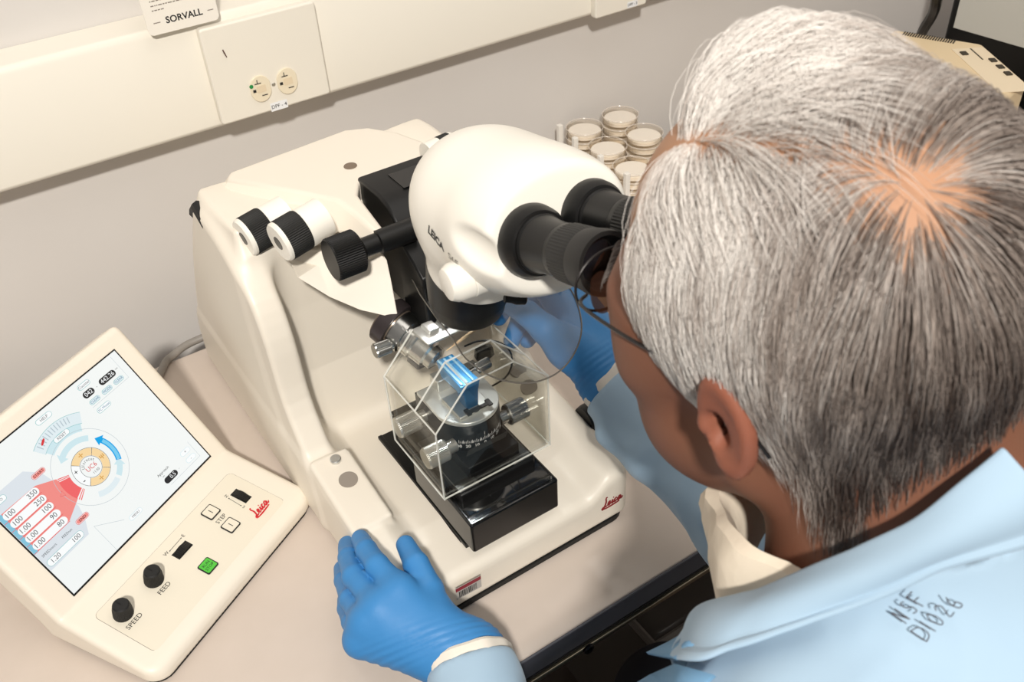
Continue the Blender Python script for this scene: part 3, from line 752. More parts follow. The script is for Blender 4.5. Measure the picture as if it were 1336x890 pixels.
# inventory sticker with bars
fr = frame_from(py(595, 776, front_y(.296)-.0006), (1, -.02, 0), (0, 0, 1))
mb = MB().prism(rrect(0, -.0085, .028, .0085, .0006), fr[0], fr[1], fr[2], fr[3], .0003)
mb.flat([(0, .0035), (.028, .0035), (.028, .0085), (0, .0085)], fr, 1, .0005)
x = .003; rr = random.Random(5)
while x < .0225:
    w = rr.choice((.0004, .0007, .0011)); mb.flat([(x, -.0068), (x+w, -.0068), (x+w, .002), (x, .002)], fr, 2, .0005); x += w + rr.choice((.0004, .0006))
mb.build('inventory_sticker', [mat('sticker_grey', 'B9B4AE', .5), mat('sticker_red', '8E2A38', .5), INK], T)
# ------------------------------------------------------------------ touch-screen control unit
TH = math.radians(30.5)
PU = np.array([math.cos(TH), math.sin(TH), 0]); PV = np.array([-math.sin(TH), math.cos(TH), 0]); PZ = np.array([0, 0, 1.0])
PO = np.array([-.044, .603, 0])
def W(a, v, z): return PO + PU*a + PV*v + PZ*z
C1 = thing('control_unit', 'cream touch screen control unit with sloping keypad standing beside the large microscope', 'control panel', tuple(W(.131, .10, 0)), TH)
KS = math.atan(.20); TI = math.radians(54)
K0 = W(0, .006, .022); K2 = PV*math.cos(KS) + PZ*math.sin(KS); KN = np.cross(PU, K2)
S0 = W(0, .118, .05); S2 = PV*math.cos(TI) + PZ*math.sin(TI); SN = np.cross(PU, S2)
def onp(u, v, p0, e1, e2):
    n = np.cross(e1, e2); d = ray(u, v); P = CPOS + d*(((p0-CPOS) @ n)/(d @ n)); return float((P-p0) @ e1), float((P-p0) @ e2)
def kp(u, v): return onp(u, v, K0, PU, K2)
ku = K0 - PO
def cs(k, b, n):         # (v, z) of a point b up the keypad / screen plane, lifted n
    if k: p = np.array([.118, .05]) + b*np.array([math.cos(TI), math.sin(TI)]) + n*np.array([-math.sin(TI), math.cos(TI)])
    else: p = np.array([.006, .022]) + b*np.array([math.cos(KS), math.sin(KS)]) + n*np.array([-math.sin(KS), math.cos(KS)])
    return tuple(p)
HX0, HX1 = .006, .2590
tipb = .176
side = [(-.001, .0035), (-.001, .0130)] + [tuple(p) for p in spline([(-.0005, .015), (.0035, .0195), cs(0, .006, .0002), cs(0, .02, 0)], 4)] + [tuple(p) for p in spline([cs(0, .095, 0), cs(0, .108, .0), cs(1, -.004, 0), cs(1, .010, 0)], 4)] + [cs(1, tipb-.006, 0), cs(1, tipb-.001, -.003), cs(1, tipb, -.008), cs(1, tipb, -.034)] + [(.185, .070), (.150, .022), (.142, .0035)]
hplan = rrect(HX0, -.0012, HX1, .30, .020, 8)
PRM = np.stack([PU, PV, PZ], 1).astype(np.float32)
def f_house(P):
    q = (P - PO.astype(np.float32)) @ PRM
    return smax(s_poly2(q[:, 1], q[:, 2], side), s_poly2(q[:, 0], q[:, 1], hplan), .007)
sdf_obj('housing', f_house, (-.18, .56, -.003), (.20, .97, .205), .0022, [CREAM], C1)
MB().prism(rrect(HX0+.003, .002, HX1-.003, .139, .018), W(0, 0, .0008), PU, PV, PZ, .0055).build('rubber_foot_strip', [BLACKM], C1)
MB().prism([(.135, .004), (.20, .090), (.235, .090), (.215, .004)], W(.05, 0, 0), PV, PZ, PU, .165).build('rear_stand', [CREAM], C1, (.004, 2))

# screen
fs = (S0 + SN*.0004, PU, S2, SN)
SA0, SA1, SB0, SB1 = .0338, .2352, .0012, .1552
MB().prism([(SA0-.0016, SB0-.0020), (SA1+.0016, SB0-.0020), (SA1+.0016, SB1+.0016), (SA0-.0016, SB1+.0016)], S0 - SN*.004, PU, S2, SN, .0044).build('screen_bezel', [BLACK], C1)
def em(name, c, s=.80):
    return mat('lcd_'+name, '0A0A0A', .22, spec=.25, emit=c, emit_s=s)
L = {n: em(n, c) for n, c in dict(bg='F4F7F5', panel='DDE4EA', black='2B2B2D', white='FAFCFC', red='F0696A', pink='F28F88', line='B9C4CA', teal='7FBFC0', pale='CFE8EE', blue='18A6E8', blue2='7CCDF0', bar='86C4DB', yel='F8D9A4', ora='D9A75C', txt='4E5356', txtb='3C7C9C', redt='D8383C', rl='E06064', faint='E2EEF2', hatch='B8C6CE').items()}
order = list(L); MI = {n: i for i, n in enumerate(order)}
scr = MB().prism([(SA0, SB0), (SA1, SB0), (SA1, SB1), (SA0, SB1)], fs[0], PU, S2, SN, .0004, MI['bg'])
screen = scr.build('screen', [L[n] for n in order], C1)
ui = MB(); UI = []; BO = .0006; ST = .00012
def fig(p, c, lay=1): ui.flat(p, fs, MI[c], BO + ST*lay)
def pill(x, y, w, h, c, oc=None, lay=3):
    if oc: fig(rrect(x-w/2-.0004, y-h/2-.0004, x+w/2+.0004, y+h/2+.0004, h/2+.0003), oc, lay)
    fig(rrect(x-w/2, y-h/2, x+w/2, y+h/2, h/2-.0001), c, lay+1)
def word(t, x, y, s, c='txt', lay=6, ang=0, al='CENTER'): ui.text(t, fs, s, (x, y), MI[c], BO + ST*lay, al, ang=ang)
cx, cy = .131, .081
# parameter block
fig([(SA0, .1217), (.0800, .1217), (.0915, .1100), (.0950, .0930), (.0950, .0600), (.0915, .0480), (.0830, .0330), (SA0, .0330)], 'panel', 1)
fig([(.0790, .1035), (.0976, .0948), (.0997, .0664), (.0790, .0560), (SA0, .0550), (SA0, .1045)], 'pink', 2)
fig([(SA0, .0550), (.0385, .0550), (.0385, .1045), (SA0, .1045)], 'bar', 3)
for i, (a, b) in enumerate((('100', '350'), ('100', '250'), ('1.00', '100'), ('1.00', '90'), ('1.00', '80'))):
    y = .0995 - i*.00985
    pill(.0580, y, .0415, .0080, 'white', None, 4); word(a, .0445, y, .0072, 'txt', 7); word(b, .0712, y, .0072, 'txt', 7)
    fig([(SA0, y-.0049), (.079, y-.0049), (.079, y-.0044), (SA0, y-.0044)], 'rl', 4)
pill(.0450, .1150, .016, .0055, 'white', 'teal'); word('AUTO', .0445, .1150, .0036)
word('SPEEDmm/s', .0460, .0486, .0036); word('FEEDnm', .0685, .0486, .0036)
pill(.0580, .0390, .0440, .0072, 'white', 'teal'); word('1.20', .0452, .0390, .0066, 'txt', 7); word('100', .0716, .0390, .0066, 'txt', 7)
UI.append(('parameter_block', ui)); ui = MB()
# dial
def ring(r0, r1, a0, a1, c, lay, n=40, ce=None): fig(arc_band(ce or (cx, cy), r0, r1, a0, a1, n), c, lay)
def ringq(r0, r1, a0, a1, c, lay, n=40):
    for k in range(n):
        u, v = a0+(a1-a0)*k/n, a0+(a1-a0)*(k+1)/n; fig(arc_band((cx, cy), r0, r1, u, v, 1), c, lay)
ringq(.0392, .0396, 0, 360, 'line', 3, 72)
ringq(.0112, .0196, 0, 360, 'white', 4, 72)
for a0 in (-135, -45, 45): ringq(.0116, .0194, a0+1, a0+89, 'yel', 5, 16)
ringq(.0195, .0199, 0, 360, 'txt', 6, 72); ringq(.0109, .0113, 0, 360, 'txt', 6, 72)
for a in (45, 135, 225, 315): ringq(.0112, .0197, a-.8, a+.8, 'txt', 6, 2)
word('UC6', cx, cy-.0005, .0068, 'redt', 7); word('11:50', cx+.001, cy-.0066, .0038, 'txt', 7)
for k, chx in enumerate('Ultracut'):
    a = 150 - k*17; word(chx, cx+.0080*math.cos(math.radians(a)), cy+.0080*math.sin(math.radians(a)), .0044, 'black', 7, math.radians(a-90))
word('+', cx-.0150, cy+.0055, .008, 'black', 7); word('-', cx-.0150, cy-.0055, .010, 'black', 7)
for a in (-90, 0, 90):
    q = (cx+.0153*math.cos(math.radians(a)), cy+.0153*math.sin(math.radians(a)))
    for d in (-.002, 0, .002): fig([(q[0]+d-.0005, q[1]-.0026+abs(d)), (q[0]+d+.0005, q[1]-.0026+abs(d)), (q[0]+d+.0005, q[1]+.0026-abs(d)*(a != 0)), (q[0]+d-.0005, q[1]+.0026-abs(d)*(a != 0))], 'ora', 7)
    fig([(q[0]-.0026, q[1]-.0004), (q[0]+.0026, q[1]-.0004), (q[0]+.0026, q[1]+.0004), (q[0]-.0026, q[1]+.0004)], 'ora', 7)
def arrow(r0, r1, a0, a1, c, lay, inner=None):
    ringq(r0, r1, a0, a1, c, lay, 24); s = 1 if a1 > a0 else -1; rm = (r0+r1)/2; w = (r1-r0)*1.0
    P = lambda r, a: (cx+r*math.cos(math.radians(a)), cy+r*math.sin(math.radians(a)))
    fig([P(rm-w, a1), P(rm+w, a1), P(rm, a1+s*14)], c, lay)
arrow(.0265, .0325, -28, 26, 'blue', 4); ringq(.0277, .0313, -26, 24, 'blue2', 6, 24)
arrow(.0265, .0325, 52, 118, 'pale', 4); arrow(.0265, .0325, -60, -38, 'pale', 4); ringq(.0265, .0325, -118, -66, 'faint', 4, 24)
ringq(.0235, .0352, 164, 204, 'red', 5, 24)
for a in (158, 161, 206.5, 210): ringq(.0235, .0352, a, a+1.7, 'red', 5, 3)
fig([(.0885, .0795), (.0935, .0830), (.0935, .0765)], 'rl', 3); fig([(.0890, .0796), (.0932, .0824), (.0932, .0771)], 'pink', 4)
for yy, t_ in ((.1104, 'START'), (.0490, 'END')):
    pill(.0892, yy, .0150, .0048, 'white', 'redt', 4); pill(.0892, yy, .0142, .0040, 'pink', None, 5); word(t_, .0892, yy, .0042, 'black', 8)
UI.append(('dial_graphic', ui)); ui = MB()
# gauge, reset, help
for k in range(24):
    a0 = 58 + k*64/24; ring(.0452, .0575, a0, a0+64/24, 'teal', 2, 2); ring(.0456, .0571, a0, a0+64/24, 'faint', 3, 2)
for k in range(24):
    a0 = 64 + k*2.0
    if k % 2 == 0: ring(.0490, .0558, a0+8, a0+9.1, 'hatch', 5, 2)
for k in range(16): ring(.0375, .0452, 60+k*60/16, 60+(k+1)*60/16, 'pale', 2, 2)
pill(.131, .1233, .0185, .0052, 'white', 'teal'); word('RESET', .131, .1233, .0042)
fig([(.1133+.0034*math.cos(a)*.95+.0010*math.sin(a), .1306+.0020*math.sin(a)+.0014*math.cos(a)) for a in np.linspace(0, 2*PI, 20, endpoint=False)], 'redt', 6)
pill(.1303, .1477, .0185, .0052, 'white', 'teal'); word('HELP', .1303, .1477, .0042)
UI.append(('gauge_graphic', ui)); ui = MB()
# counter block
pill(.1840, .1480, .0150, .0050, 'white', 'teal'); word('Counter', .1840, .1480, .0042)
pill(.1820, .1385, .0140, .0072, 'black'); word('042', .1820, .1385, .0066, 'white'); pill(.2085, .1385, .0220, .0072, 'black'); word('442.26', .2085, .1385, .0066, 'white')
word('-', .1930, .1385, .005); word('um', .2225, .1398, .0028)
for x, t_ in ((.1818, 'CLEAR'), (.1992, 'MODE'), (.2160, 'CLEAR')): pill(x, .1290, .0125, .0045, 'faint', 'teal'); word(t_, x, .1290, .0038, 'txtb')
pill(.1840, .1176, .0170, .0050, 'white', 'teal'); word('PC Mouse', .1840, .1176, .0036, 'txtb')
for p in ([(.1745, .1242), (.2265, .1242), (.2265, .1245), (.1745, .1245)], [(.2265, .1242), (.2268, .1242), (.2268, .1525), (.2265, .1525)]): fig(p, 'line', 3)
UI.append(('counter_block', ui)); ui = MB()
word('Approach', .1830, .0256, .0042, 'black'); word('um', .1800, .0215, .0024)
pill(.1860, .0154, .0185, .0068, 'black'); word('0.5', .1885, .0154, .0062, 'white'); word('-', .1990, .0160, .004)
for yy, t_ in ((.0240, '+'), (.0146, '-')): pill(.2170, yy, .0130, .0050, 'white', 'pale'); word(t_, .2170, yy, .0050)
for p in ([(.1800, .0090), (.2265, .0090), (.2265, .0093), (.1800, .0093)], [(.2265, .0090), (.2268, .0090), (.2268, .0300), (.2265, .0300)]): fig(p, 'line', 3)
UI.append(('approach_block', ui)); ui = MB()
pill(.1306, .0140, .0165, .0048, 'white', 'pale'); word('MENU', .1306, .0140, .0036)
fig([(.0915, .0350), (.0918, .0350), (.0918, .0012), (.0915, .0012)], 'line', 3); fig([(.0915, .0350), (.1180, .0180), (.1182, .0183), (.0917, .0353)], 'line', 3)
UI.append(('menu_block', ui))
for n_, u_ in UI: u_.build(n_, [L[n] for n in order], screen, recalc=False, sharp=None)
# keypad
fk = (K0, PU, K2, KN)
KP = mat('keypad_foil', 'E3DCCB', .4); KL = mat('keypad_line', '6A655C', .5)
mb = MB().prism(rrect(.0268, .0118, .2325, .0872, .006), K0 - KN*.001, PU, K2, KN, .0012, 1).prism(rrect(.0271, .0121, .2322, .0869, .0058), K0 - KN*.001, PU, K2, KN, .00135, 0)
foil = mb.build('keypad_plate', [KP, KL], C1)
def dialknob(u, v):
    a, b = kp(u, v); p = K0 + PU*a + K2*b
    k = MB().lathe(p, KN, [(0, .0098), (.010, .0092), (.0165, .0080), (.0178, .0068)], 96, knurl=(0, 1, .0004)).build('dial_knob', [BLACKM], C1, sharp=28)
    MB().obox(p + KN*.0178 + K2*.003, [PU, K2, KN], (.0005, .0035, .0003)).build('pointer', [BLACK], k)
dialknob(161, 801); dialknob(201, 757)
def key(u, v, fill, name, glyph):
    a, b = kp(u, v); s = .0078
    o = K0 + KN*.0002
    k = MB().prism(rrect(a-s, b-s, a+s, b+s, .0018), o, PU, K2, KN, .0012, 1).prism(rrect(a-s+.0011, b-s+.0011, a+s-.0011, b+s-.0011, .0014), o, PU, K2, KN, .0016, 0)
    f2 = (o + PU*a + K2*b, PU, K2, KN)
    if glyph == 'bar': k.flat([(-.0004, -.003), (.0004, -.003), (.0004, .003), (-.0004, .003)], f2, 1, .0018)
    else: k.text('RUN', f2, .0046, (0, .0024), 1, .0018, 'CENTER'); k.text('STOP', f2, .0046, (0, -.0024), 1, .0018, 'CENTER')
    k.build(name, [fill, INK], C1)
key(271.5, 739, mat('green_key', '4FBE3C', .4), 'run_stop_key', 'run'); key(275, 669, KP, 'step_key', 'bar'); key(301, 686, KP, 'step_key', 'bar')
def wheel(u, v, along, tip):
    a, b = kp(u, v); o = K0 + PU*a + K2*b; e = PU if along else K2; f = K2 if along else PU
    m = MB().prism([(-.0105, -.0052), (.0105, -.0052), (.0105, .0052), (-.0105, .0052)], o + KN*.0002, e, f, KN, .0003)
    r = m.build('wheel_slot', [BLACKM], C1)
    MB().lathe(o - KN*.0098 - f*.0042, f, [(0, .0128), (.0006, .0142), (.0078, .0142), (.0084, .0132)], 90, knurl=(1, 2, .0003)).build('thumb_wheel', [BLACK], r, sharp=25)
wheel(238, 718, True, 0); wheel(314.5, 647.5, False, 0)
def kt(t_, u, v, s, ang=0): MB().text(t_, fk, s, kp(u, v), 0, .0006, 'CENTER', ang=ang).build('key_lettering', [INK], foil, recalc=False)
kt('SPEED', 175.5, 811, .0072); kt('FEED', 214.5, 768, .0072); kt('STEP', 288.5, 677.5, .0066)
kt('W', 217, 723, .0055); kt('E', 239, 699.5, .0055); kt('N', 295, 648, .005, math.radians(-90)); kt('S', 318, 662, .005, math.radians(-90))
for (u0, v0), (u1, v1) in (((222, 719), (236, 703)), ((299, 651), (314, 660))):
    a, b = np.array(kp(u0, v0)), np.array(kp(u1, v1)); d = (b-a)/np.linalg.norm(b-a); n = np.array([-d[1], d[0]])
    P_ = [a - d*.0014, a + n*.0008, a + n*.00025, b + n*.00025, b + n*.0008, b + d*.0014, b - n*.0008, b - n*.00025, a - n*.00025, a - n*.0008]
    MB().flat([tuple(p) for p in P_], fk, 0, .0006).build('arrow_mark', [INK], foil, recalc=False)
a, b = kp(336, 677)
script_logo('company_script', (K0 + PU*a + K2*b + KN*.0004, PU, K2, KN), .0145, [mat('logo_red', 'C8202C', .45)], C1)
# cable behind the microscope
cp = [pz(268, 426, .004), pz(246, 446, .004), pz(226, 466, .0035), pz(214, 480, .0035), pz(203, 500, .004), pz(190, 520, .006)]
cp = [np.array([.235, 1.112, -.02]), np.array([.205, 1.098, .006])] + [np.array([p[0], min(p[1], 1.10), .006]) for p in cp[1:4]] + [np.array([.075, 1.01, .006]), np.array([.06, .93, .0065])]
cb = MB().tube(spline(cp, 8), .0052, 12).build('power_cable', [mat('cable_grey', '8F8A84', .45)])
tag(cb, 'grey cable running along the wall side of the bench behind the control unit', 'cable')
# ------------------------------------------------------------------ the person: one continuous body, dressed
def RM(p, y, r):
    p, y, r = [math.radians(a) for a in (p, y, r)]
    Rx = np.array([[1, 0, 0], [0, math.cos(p), -math.sin(p)], [0, math.sin(p), math.cos(p)]])
    Rz = np.array([[math.cos(y), -math.sin(y), 0], [math.sin(y), math.cos(y), 0], [0, 0, 1]])
    Ry = np.array([[math.cos(r), 0, math.sin(r)], [0, 1, 0], [-math.sin(r), 0, math.cos(r)]])
    return Rz @ Rx @ Ry
HC = np.array([.334, .2415, .490]); HR = RM(-12, 6, -7); HS = 1.04
def hw(p): return HC + HR @ (np.array(p, float)*HS)            # head frame -> world
def hl(P): return ((P - HC) @ HR)/HS
PERSON = thing('person', 'grey haired person in light blue lab coat and blue gloves bending to the eyepieces', 'person', (.335, .10, -.75))
SKULL = [((0, -.004, .036), (.0765, .099, .094)), ((0, -.035, .040), (.074, .068, .082))]
def f_skull(Q):
    d = s_ell(Q, *SKULL[0]); return smin(d, s_ell(Q, *SKULL[1]), .02)
def f_face(Q):
    A = np.abs(Q[:, 0]); S = np.stack([A, Q[:, 1], Q[:, 2]], 1)
    d = f_skull(Q)
    d = smin(d, s_ell(Q, (0, .040, -.030), (.060, .062, .078)), .025)
    d = smin(d, s_cap(S, (.050, .008, -.058), (.018, .074, -.100), .016, .017), .03)
    d = smin(d, s_ell(S, (.048, .066, -.014), (.022, .020, .018)), .02)
    d = smin(d, s_ell(S, (.050, .056, .010), (.021, .030, .030)), .02)
    d = smin(d, s_ell(S, (.038, .056, -.055), (.030, .034, .036)), .02)
    d = smin(d, s_cap(S, (.012, .098, .032), (.046, .078, .030), .011, .009), .018)
    d = smax(d, -s_ell(S, (.033, .106, .010), (.017, .020, .013)), .012)
    d = smin(d, s_ell(S, (.032, .0815, .011), (.0135, .0125, .012)), .003)
    d = smin(d, s_cap(Q, (0, .094, .022), (0, .120, -.018), .008, .0115), .012)
    d = smin(d, s_ell(S, (.0125, .108, -.022), (.008, .011, .008)), .006)
    d = smin(d, s_cap(S, (.0, .1005, -.050), (.020, .092, -.052), .0065, .004), .006)
    d = smin(d, s_cap(S, (.0, .0985, -.061), (.018, .090, -.060), .0072, .004), .006)
    d = smax(d, -s_cap(S, (0, .110, -.0558), (.022, .098, -.056), .0035, .002), .003)
    d = smin(d, s_ell(Q, (0, .080, -.098), (.018, .018, .016)), .02)
    return d
def f_ear(Q):
    """outer ears, the shell leaning back and standing off the head"""
    A = np.abs(Q[:, 0]); S = np.stack([A, Q[:, 1], Q[:, 2]], 1)
    t = math.radians(0); E = np.array([[math.cos(.04), -math.sin(.04), 0], [math.sin(.04), math.cos(.04), 0], [0, 0, 1]]) @ np.array([[1, 0, 0], [0, math.cos(t), -math.sin(t)], [0, math.sin(t), math.cos(t)]])
    c = np.array([.0815, -.012, .002])
    q = (S - c.astype(np.float32)) @ E.astype(np.float32)/np.float32(.88)
    y, z, x = q[:, 1], q[:, 2], q[:, 0]
    wy = .0165*(1 - .22*np.clip(-z/.03, 0, 1)); rr = np.sqrt((y/wy)**2 + ((z+.001)/.0335)**2)
    disc = np.sqrt(np.maximum((rr-1)*.017, 0)**2) ; plate = s_ell(q, (0, 0, 0), (.0055, .0175, .034))
    rim_d = np.sqrt(((rr-.86)*.0185)**2 + (x-.0035)**2) - .0034
    lobe = s_ell(q, (.001, .003, -.0270), (.0060, .0095, .0100))
    anti = np.sqrt(((np.sqrt(((y+.001)/.0095)**2 + ((z-.001)/.0195)**2)-1)*.012)**2 + (x-.0025)**2) - .0026
    d = smin(plate, rim_d, .003); d = smin(d, lobe, .004); d = smin(d, anti, .0035)
    d = smax(d, -s_ell(q, (.0080, .0050, -.004), (.0120, .0078, .0130)), .003)
    d = smin(d, s_ell(q, (.0030, .0155, -.005), (.0045, .0040, .0065)), .003)
    return d*.88
NB0, NB1 = hw((0, -.030, -.035)), np.array([.345, .172, .362])
def f_headneck(P):
    Q = hl(P).astype(np.float32)
    d = f_face(Q); d = smin(d, f_ear(Q), .004)
    n = s_cap(P, NB0, NB1, .0585, .066)
    n = smin(n, s_cap(P, hw((0, -.062, -.01)), NB1 + np.array([0, -.03, .0]), .040, .055), .03)
    return smin(d, n, .022)
# trunk and limbs (dressed)
SHL, SHR = np.array([.135, .100, .305]), np.array([.545, .165, .305])
ELL, WRL = np.array([.150, .270, .015]), np.array([.195, .420, .066])
ELR, WRR = np.array([.470, .350, .115]), np.array([.438, .520, .195])
HIP = np.array([.345, .060, -.27]); CH = np.array([.345, .095, .170])
def f_trunk(P, g=0.0):
    d = s_ell(P, CH, (.175+g, .105+g, .205+g))
    d = smin(d, s_ell(P, HIP, (.165+g, .115+g, .16+g)), .08)
    d = smin(d, s_cap(P, SHL, SHR, .056+g), .06)
    d = smin(d, s_ell(P, (.352, .085, .285), (.120+g, .080+g, .085+g)), .05)
    d = smin(d, s_cap(P, NB1 + np.array([-.01, -.02, -.01]), SHL, .050+g, .050+g), .05)
    d = smin(d, s_cap(P, NB1 + np.array([.01, -.02, -.01]), SHR, .050+g, .050+g), .05)
    return d
def f_arms(P, g=0.0, wr=1.0):
    d = smin(s_cap(P, SHL, ELL, .048+g, .040+g), s_cap(P, ELL, WRL, .040+g, .028+g), .02)
    e = smin(s_cap(P, SHR, ELR, .048+g, .040+g), s_cap(P, ELR, WRR, .040+g, .028+g), .02)
    return np.minimum(d, e)
def f_bodyall(P):
    d = smin(f_headneck(P), smin(f_trunk(P), f_arms(P), .04), .03)
    legs = np.minimum(smin(s_cap(P, HIP+np.array([-.09, .03, -.03]), (.21, .42, -.30), .075, .058), s_cap(P, (.21, .42, -.30), (.21, .40, -.69), .055, .04), .02), smin(s_cap(P, HIP+np.array([.09, .03, -.03]), (.47, .44, -.30), .075, .058), s_cap(P, (.47, .44, -.30), (.47, .42, -.69), .055, .04), .02))
    return smin(d, legs, .04)
def skin_col(V):
    Q = hl(V); base = np.array(lin('7C5542')[:3]); red = np.array(lin('80422F')[:3])
    n = .5 + .5*snoise(V, 160, 4); c = base[None]*(1-.25*n[:, None]) + red[None]*(.25*n[:, None])
    sc = (Q[:, 2] > .05)[:, None]*np.clip((Q[:, 2]-.05)/.03, 0, 1)[:, None]; c = c*(1-sc) + sc*np.array(lin('B08568')[:3])[None]
    ear = np.clip((np.abs(Q[:, 0]) - .074)/.008, 0, 1)*(np.abs(Q[:, 1]+.01) < .035)*(np.abs(Q[:, 2]) < .045)
    c = c*(1-.45*ear[:, None]) + np.array(lin('A5604C')[:3])[None]*.45*ear[:, None]
    lips = np.exp(-((Q[:, 2]+.056)/.010)**2)*np.exp(-(Q[:, 0]/.02)**2)*(Q[:, 1] > .085)
    return c*(1-.5*lips[:, None]) + np.array(lin('A9605A')[:3])[None]*.5*lips[:, None]
SKIN = mat('skin', '7C5542', .56, sss=.05, spec=.3, attr='tone', bump=(420, .18, .0006))
FINE = not globals().get('QUICK')
V1, F1 = sdf_mesh(f_bodyall, (.05, -.12, -.76), (.68, .56, .67), .0030)
body_o = raw_mesh('body', V1, F1, [SKIN], PERSON, colors=skin_col(V1))
# ------------------------------------------------------------------ hair, strand by strand
def hairline(az):      # lowest root height (head frame) at an azimuth from the forehead, degrees
    return np.interp(az, [0, 25, 42, 56, 66, 76, 88, 98, 108, 120, 134, 150, 180], [.094, .092, .084, .048, .016, -.006, .004, .008, -.010, -.034, -.066, -.092, -.104])
NLOC = hl(NB1)
def f_skull_only(Q): return f_skull(Q)
def f_scalp(Q):
    return smin(f_skull(Q), s_cap(Q, (0, -.032, -.035), NLOC.astype(np.float32), .0575, .064), .03)
def hproj(P, lv, it=3):
    for _ in range(it):
        g = grad(f_scalp, P); d = f_scalp(P.astype(np.float32)) - lv
        P = P - (d/np.maximum((g*g).sum(1), .3))[:, None]*g
    return P
def skull_hit(u, v):
    d = ray(u, v); t = .25
    for _ in range(60): t += float(f_skull(hl(np.array([CPOS + d*t])).astype(np.float32))[0])*HS*.7/np.linalg.norm(d)
    return hl(np.array([CPOS + d*t]))[0]
PW, PF = skull_hit(1196, 246), skull_hit(905, 185)
PF = PW + (PF-PW)*1.9      # crown whorl and the front end of the parting
print('whorl', PW, PF)
def nearest_part(P):
    d = PF - PW; t = np.clip(((P-PW) @ d)/(d @ d), 0, 1); return PW + t[:, None]*d, t
def grow(n, seed, lenscale=1.0):
    r = np.random.default_rng(seed)
    d = r.normal(size=(n*3, 3)); d /= np.linalg.norm(d, axis=1)[:, None]
    P = np.array([0, -.006, .036]) + d*.095; m = (d[:, 2] < -.25) & (d[:, 1] < .1); P[m, 2] -= r.random(m.sum())*.095; P = hproj(P, 0.0, 6)
    az = np.degrees(np.abs(np.arctan2(P[:, 0], P[:, 1])))
    hl_ = hairline(az) + r.normal(size=len(P))*.003
    hl_ -= .030*np.clip((P[:, 0]+.005)/.02, 0, 1)*np.clip((az-112)/12, 0, 1)
    keep = P[:, 2] > hl_
    q, t = nearest_part(P); dw = np.linalg.norm(P-PW, axis=1)
    dq = np.linalg.norm(P-q, axis=1)
    thin = (r.random(len(P)) < .72*np.clip(1-dw/.030, 0, 1)) | ((dq < .022) & (t < .4) & (r.random(len(P)) < .55*(1-2.4*t)*(1-dq/.022)))
    temple = (P[:, 1] > .058) & (P[:, 0] < -.012) & (r.random(len(P)) < .30)
    keep &= ~thin & ~temple
    P = P[keep][:n]; n = len(P)
    roots = P.copy(); az = np.degrees(np.abs(np.arctan2(P[:, 0], P[:, 1])))
    K = 9
    L = np.interp(P[:, 2], [-.07, -.02, .015, .04, .09], [.036, .034, .046, .050, .060])*r.uniform(.75, 1.2, n)*lenscale
    far = np.clip((P[:, 0]-PF[0])/.03, 0, 1)*np.clip((P[:, 2]-.02)/.05, 0, 1)
    lift = (.0060 + .017*far*np.clip((P[:, 1]+.035)/.07, 0, 1) + .0030*np.clip((P[:, 2]-.03)/.06, 0, 1))*r.uniform(.45, 1.12, n)
    lift *= np.interp(P[:, 2], [-.06, -.03, .02], [.55, .8, 1.0])
    pts = [P.copy()]; clump = snoise(roots*np.array([1, 1, .6]), 420, 11, 2); clump2 = snoise(roots, 210, 12, 2)
    side = np.where(P[:, 0] >= PF[0], 1.0, -1.0)
    for k in range(1, K):
        q, t = nearest_part(P)
        q2, t0 = nearest_part(roots)
        D = P - q2; D /= np.linalg.norm(D, axis=1)[:, None] + 1e-6
        front = np.clip((roots[:, 1]+.03)/.08, 0, 1)*np.clip(t0*3.5, 0, 1)
        D[:, 1] += .30*front*(side < 0) - .50*front*(side > 0)
        D[:, 0] += .10*clump; D[:, 1] += .16*clump2
        D[:, 2] -= np.interp(k, [1, K], [.1, .7])
        g = grad(f_scalp, P); g /= np.linalg.norm(g, axis=1)[:, None]
        D -= g*(D*g).sum(1)[:, None]; D /= np.linalg.norm(D, axis=1)[:, None] + 1e-9
        s = k/(K-1); h = lift*(math.sin(min(1, s*1.35)*PI*.5)**.9)*(1 - .35*max(0, s-.65)/.35)
        P = P + D*(L/(K-1))[:, None] + r.normal(size=P.shape)*.0004
        lowz = np.clip((-.02 - P[:, 2])/.05, 0, 1)
        P2 = hproj(P, 0.0, 2); g = grad(f_scalp, P2); g /= np.linalg.norm(g, axis=1)[:, None]
        P = P2 + g*h[:, None]
        pts.append(P.copy())
    PT = np.stack(pts, 1); tip = PT[:, 5:]
    bare = ((tip[:, :, 1] > .040) & (tip[:, :, 2] > .080) & (tip[:, :, 0] < -.004)).any(1) | ((roots[:, 1] > .040) & (roots[:, 2] > .082) & (roots[:, 0] < -.01))
    hang = ((PT[:, :, 1] > .0575) & (PT[:, :, 0] < .014) & (PT[:, :, 2] > .028)).any(1)
    bare |= hang
    k = ~bare | ((r.random(n) < .05) & ~hang)
    return PT[k], roots[k], clump[k], clump2[k], r
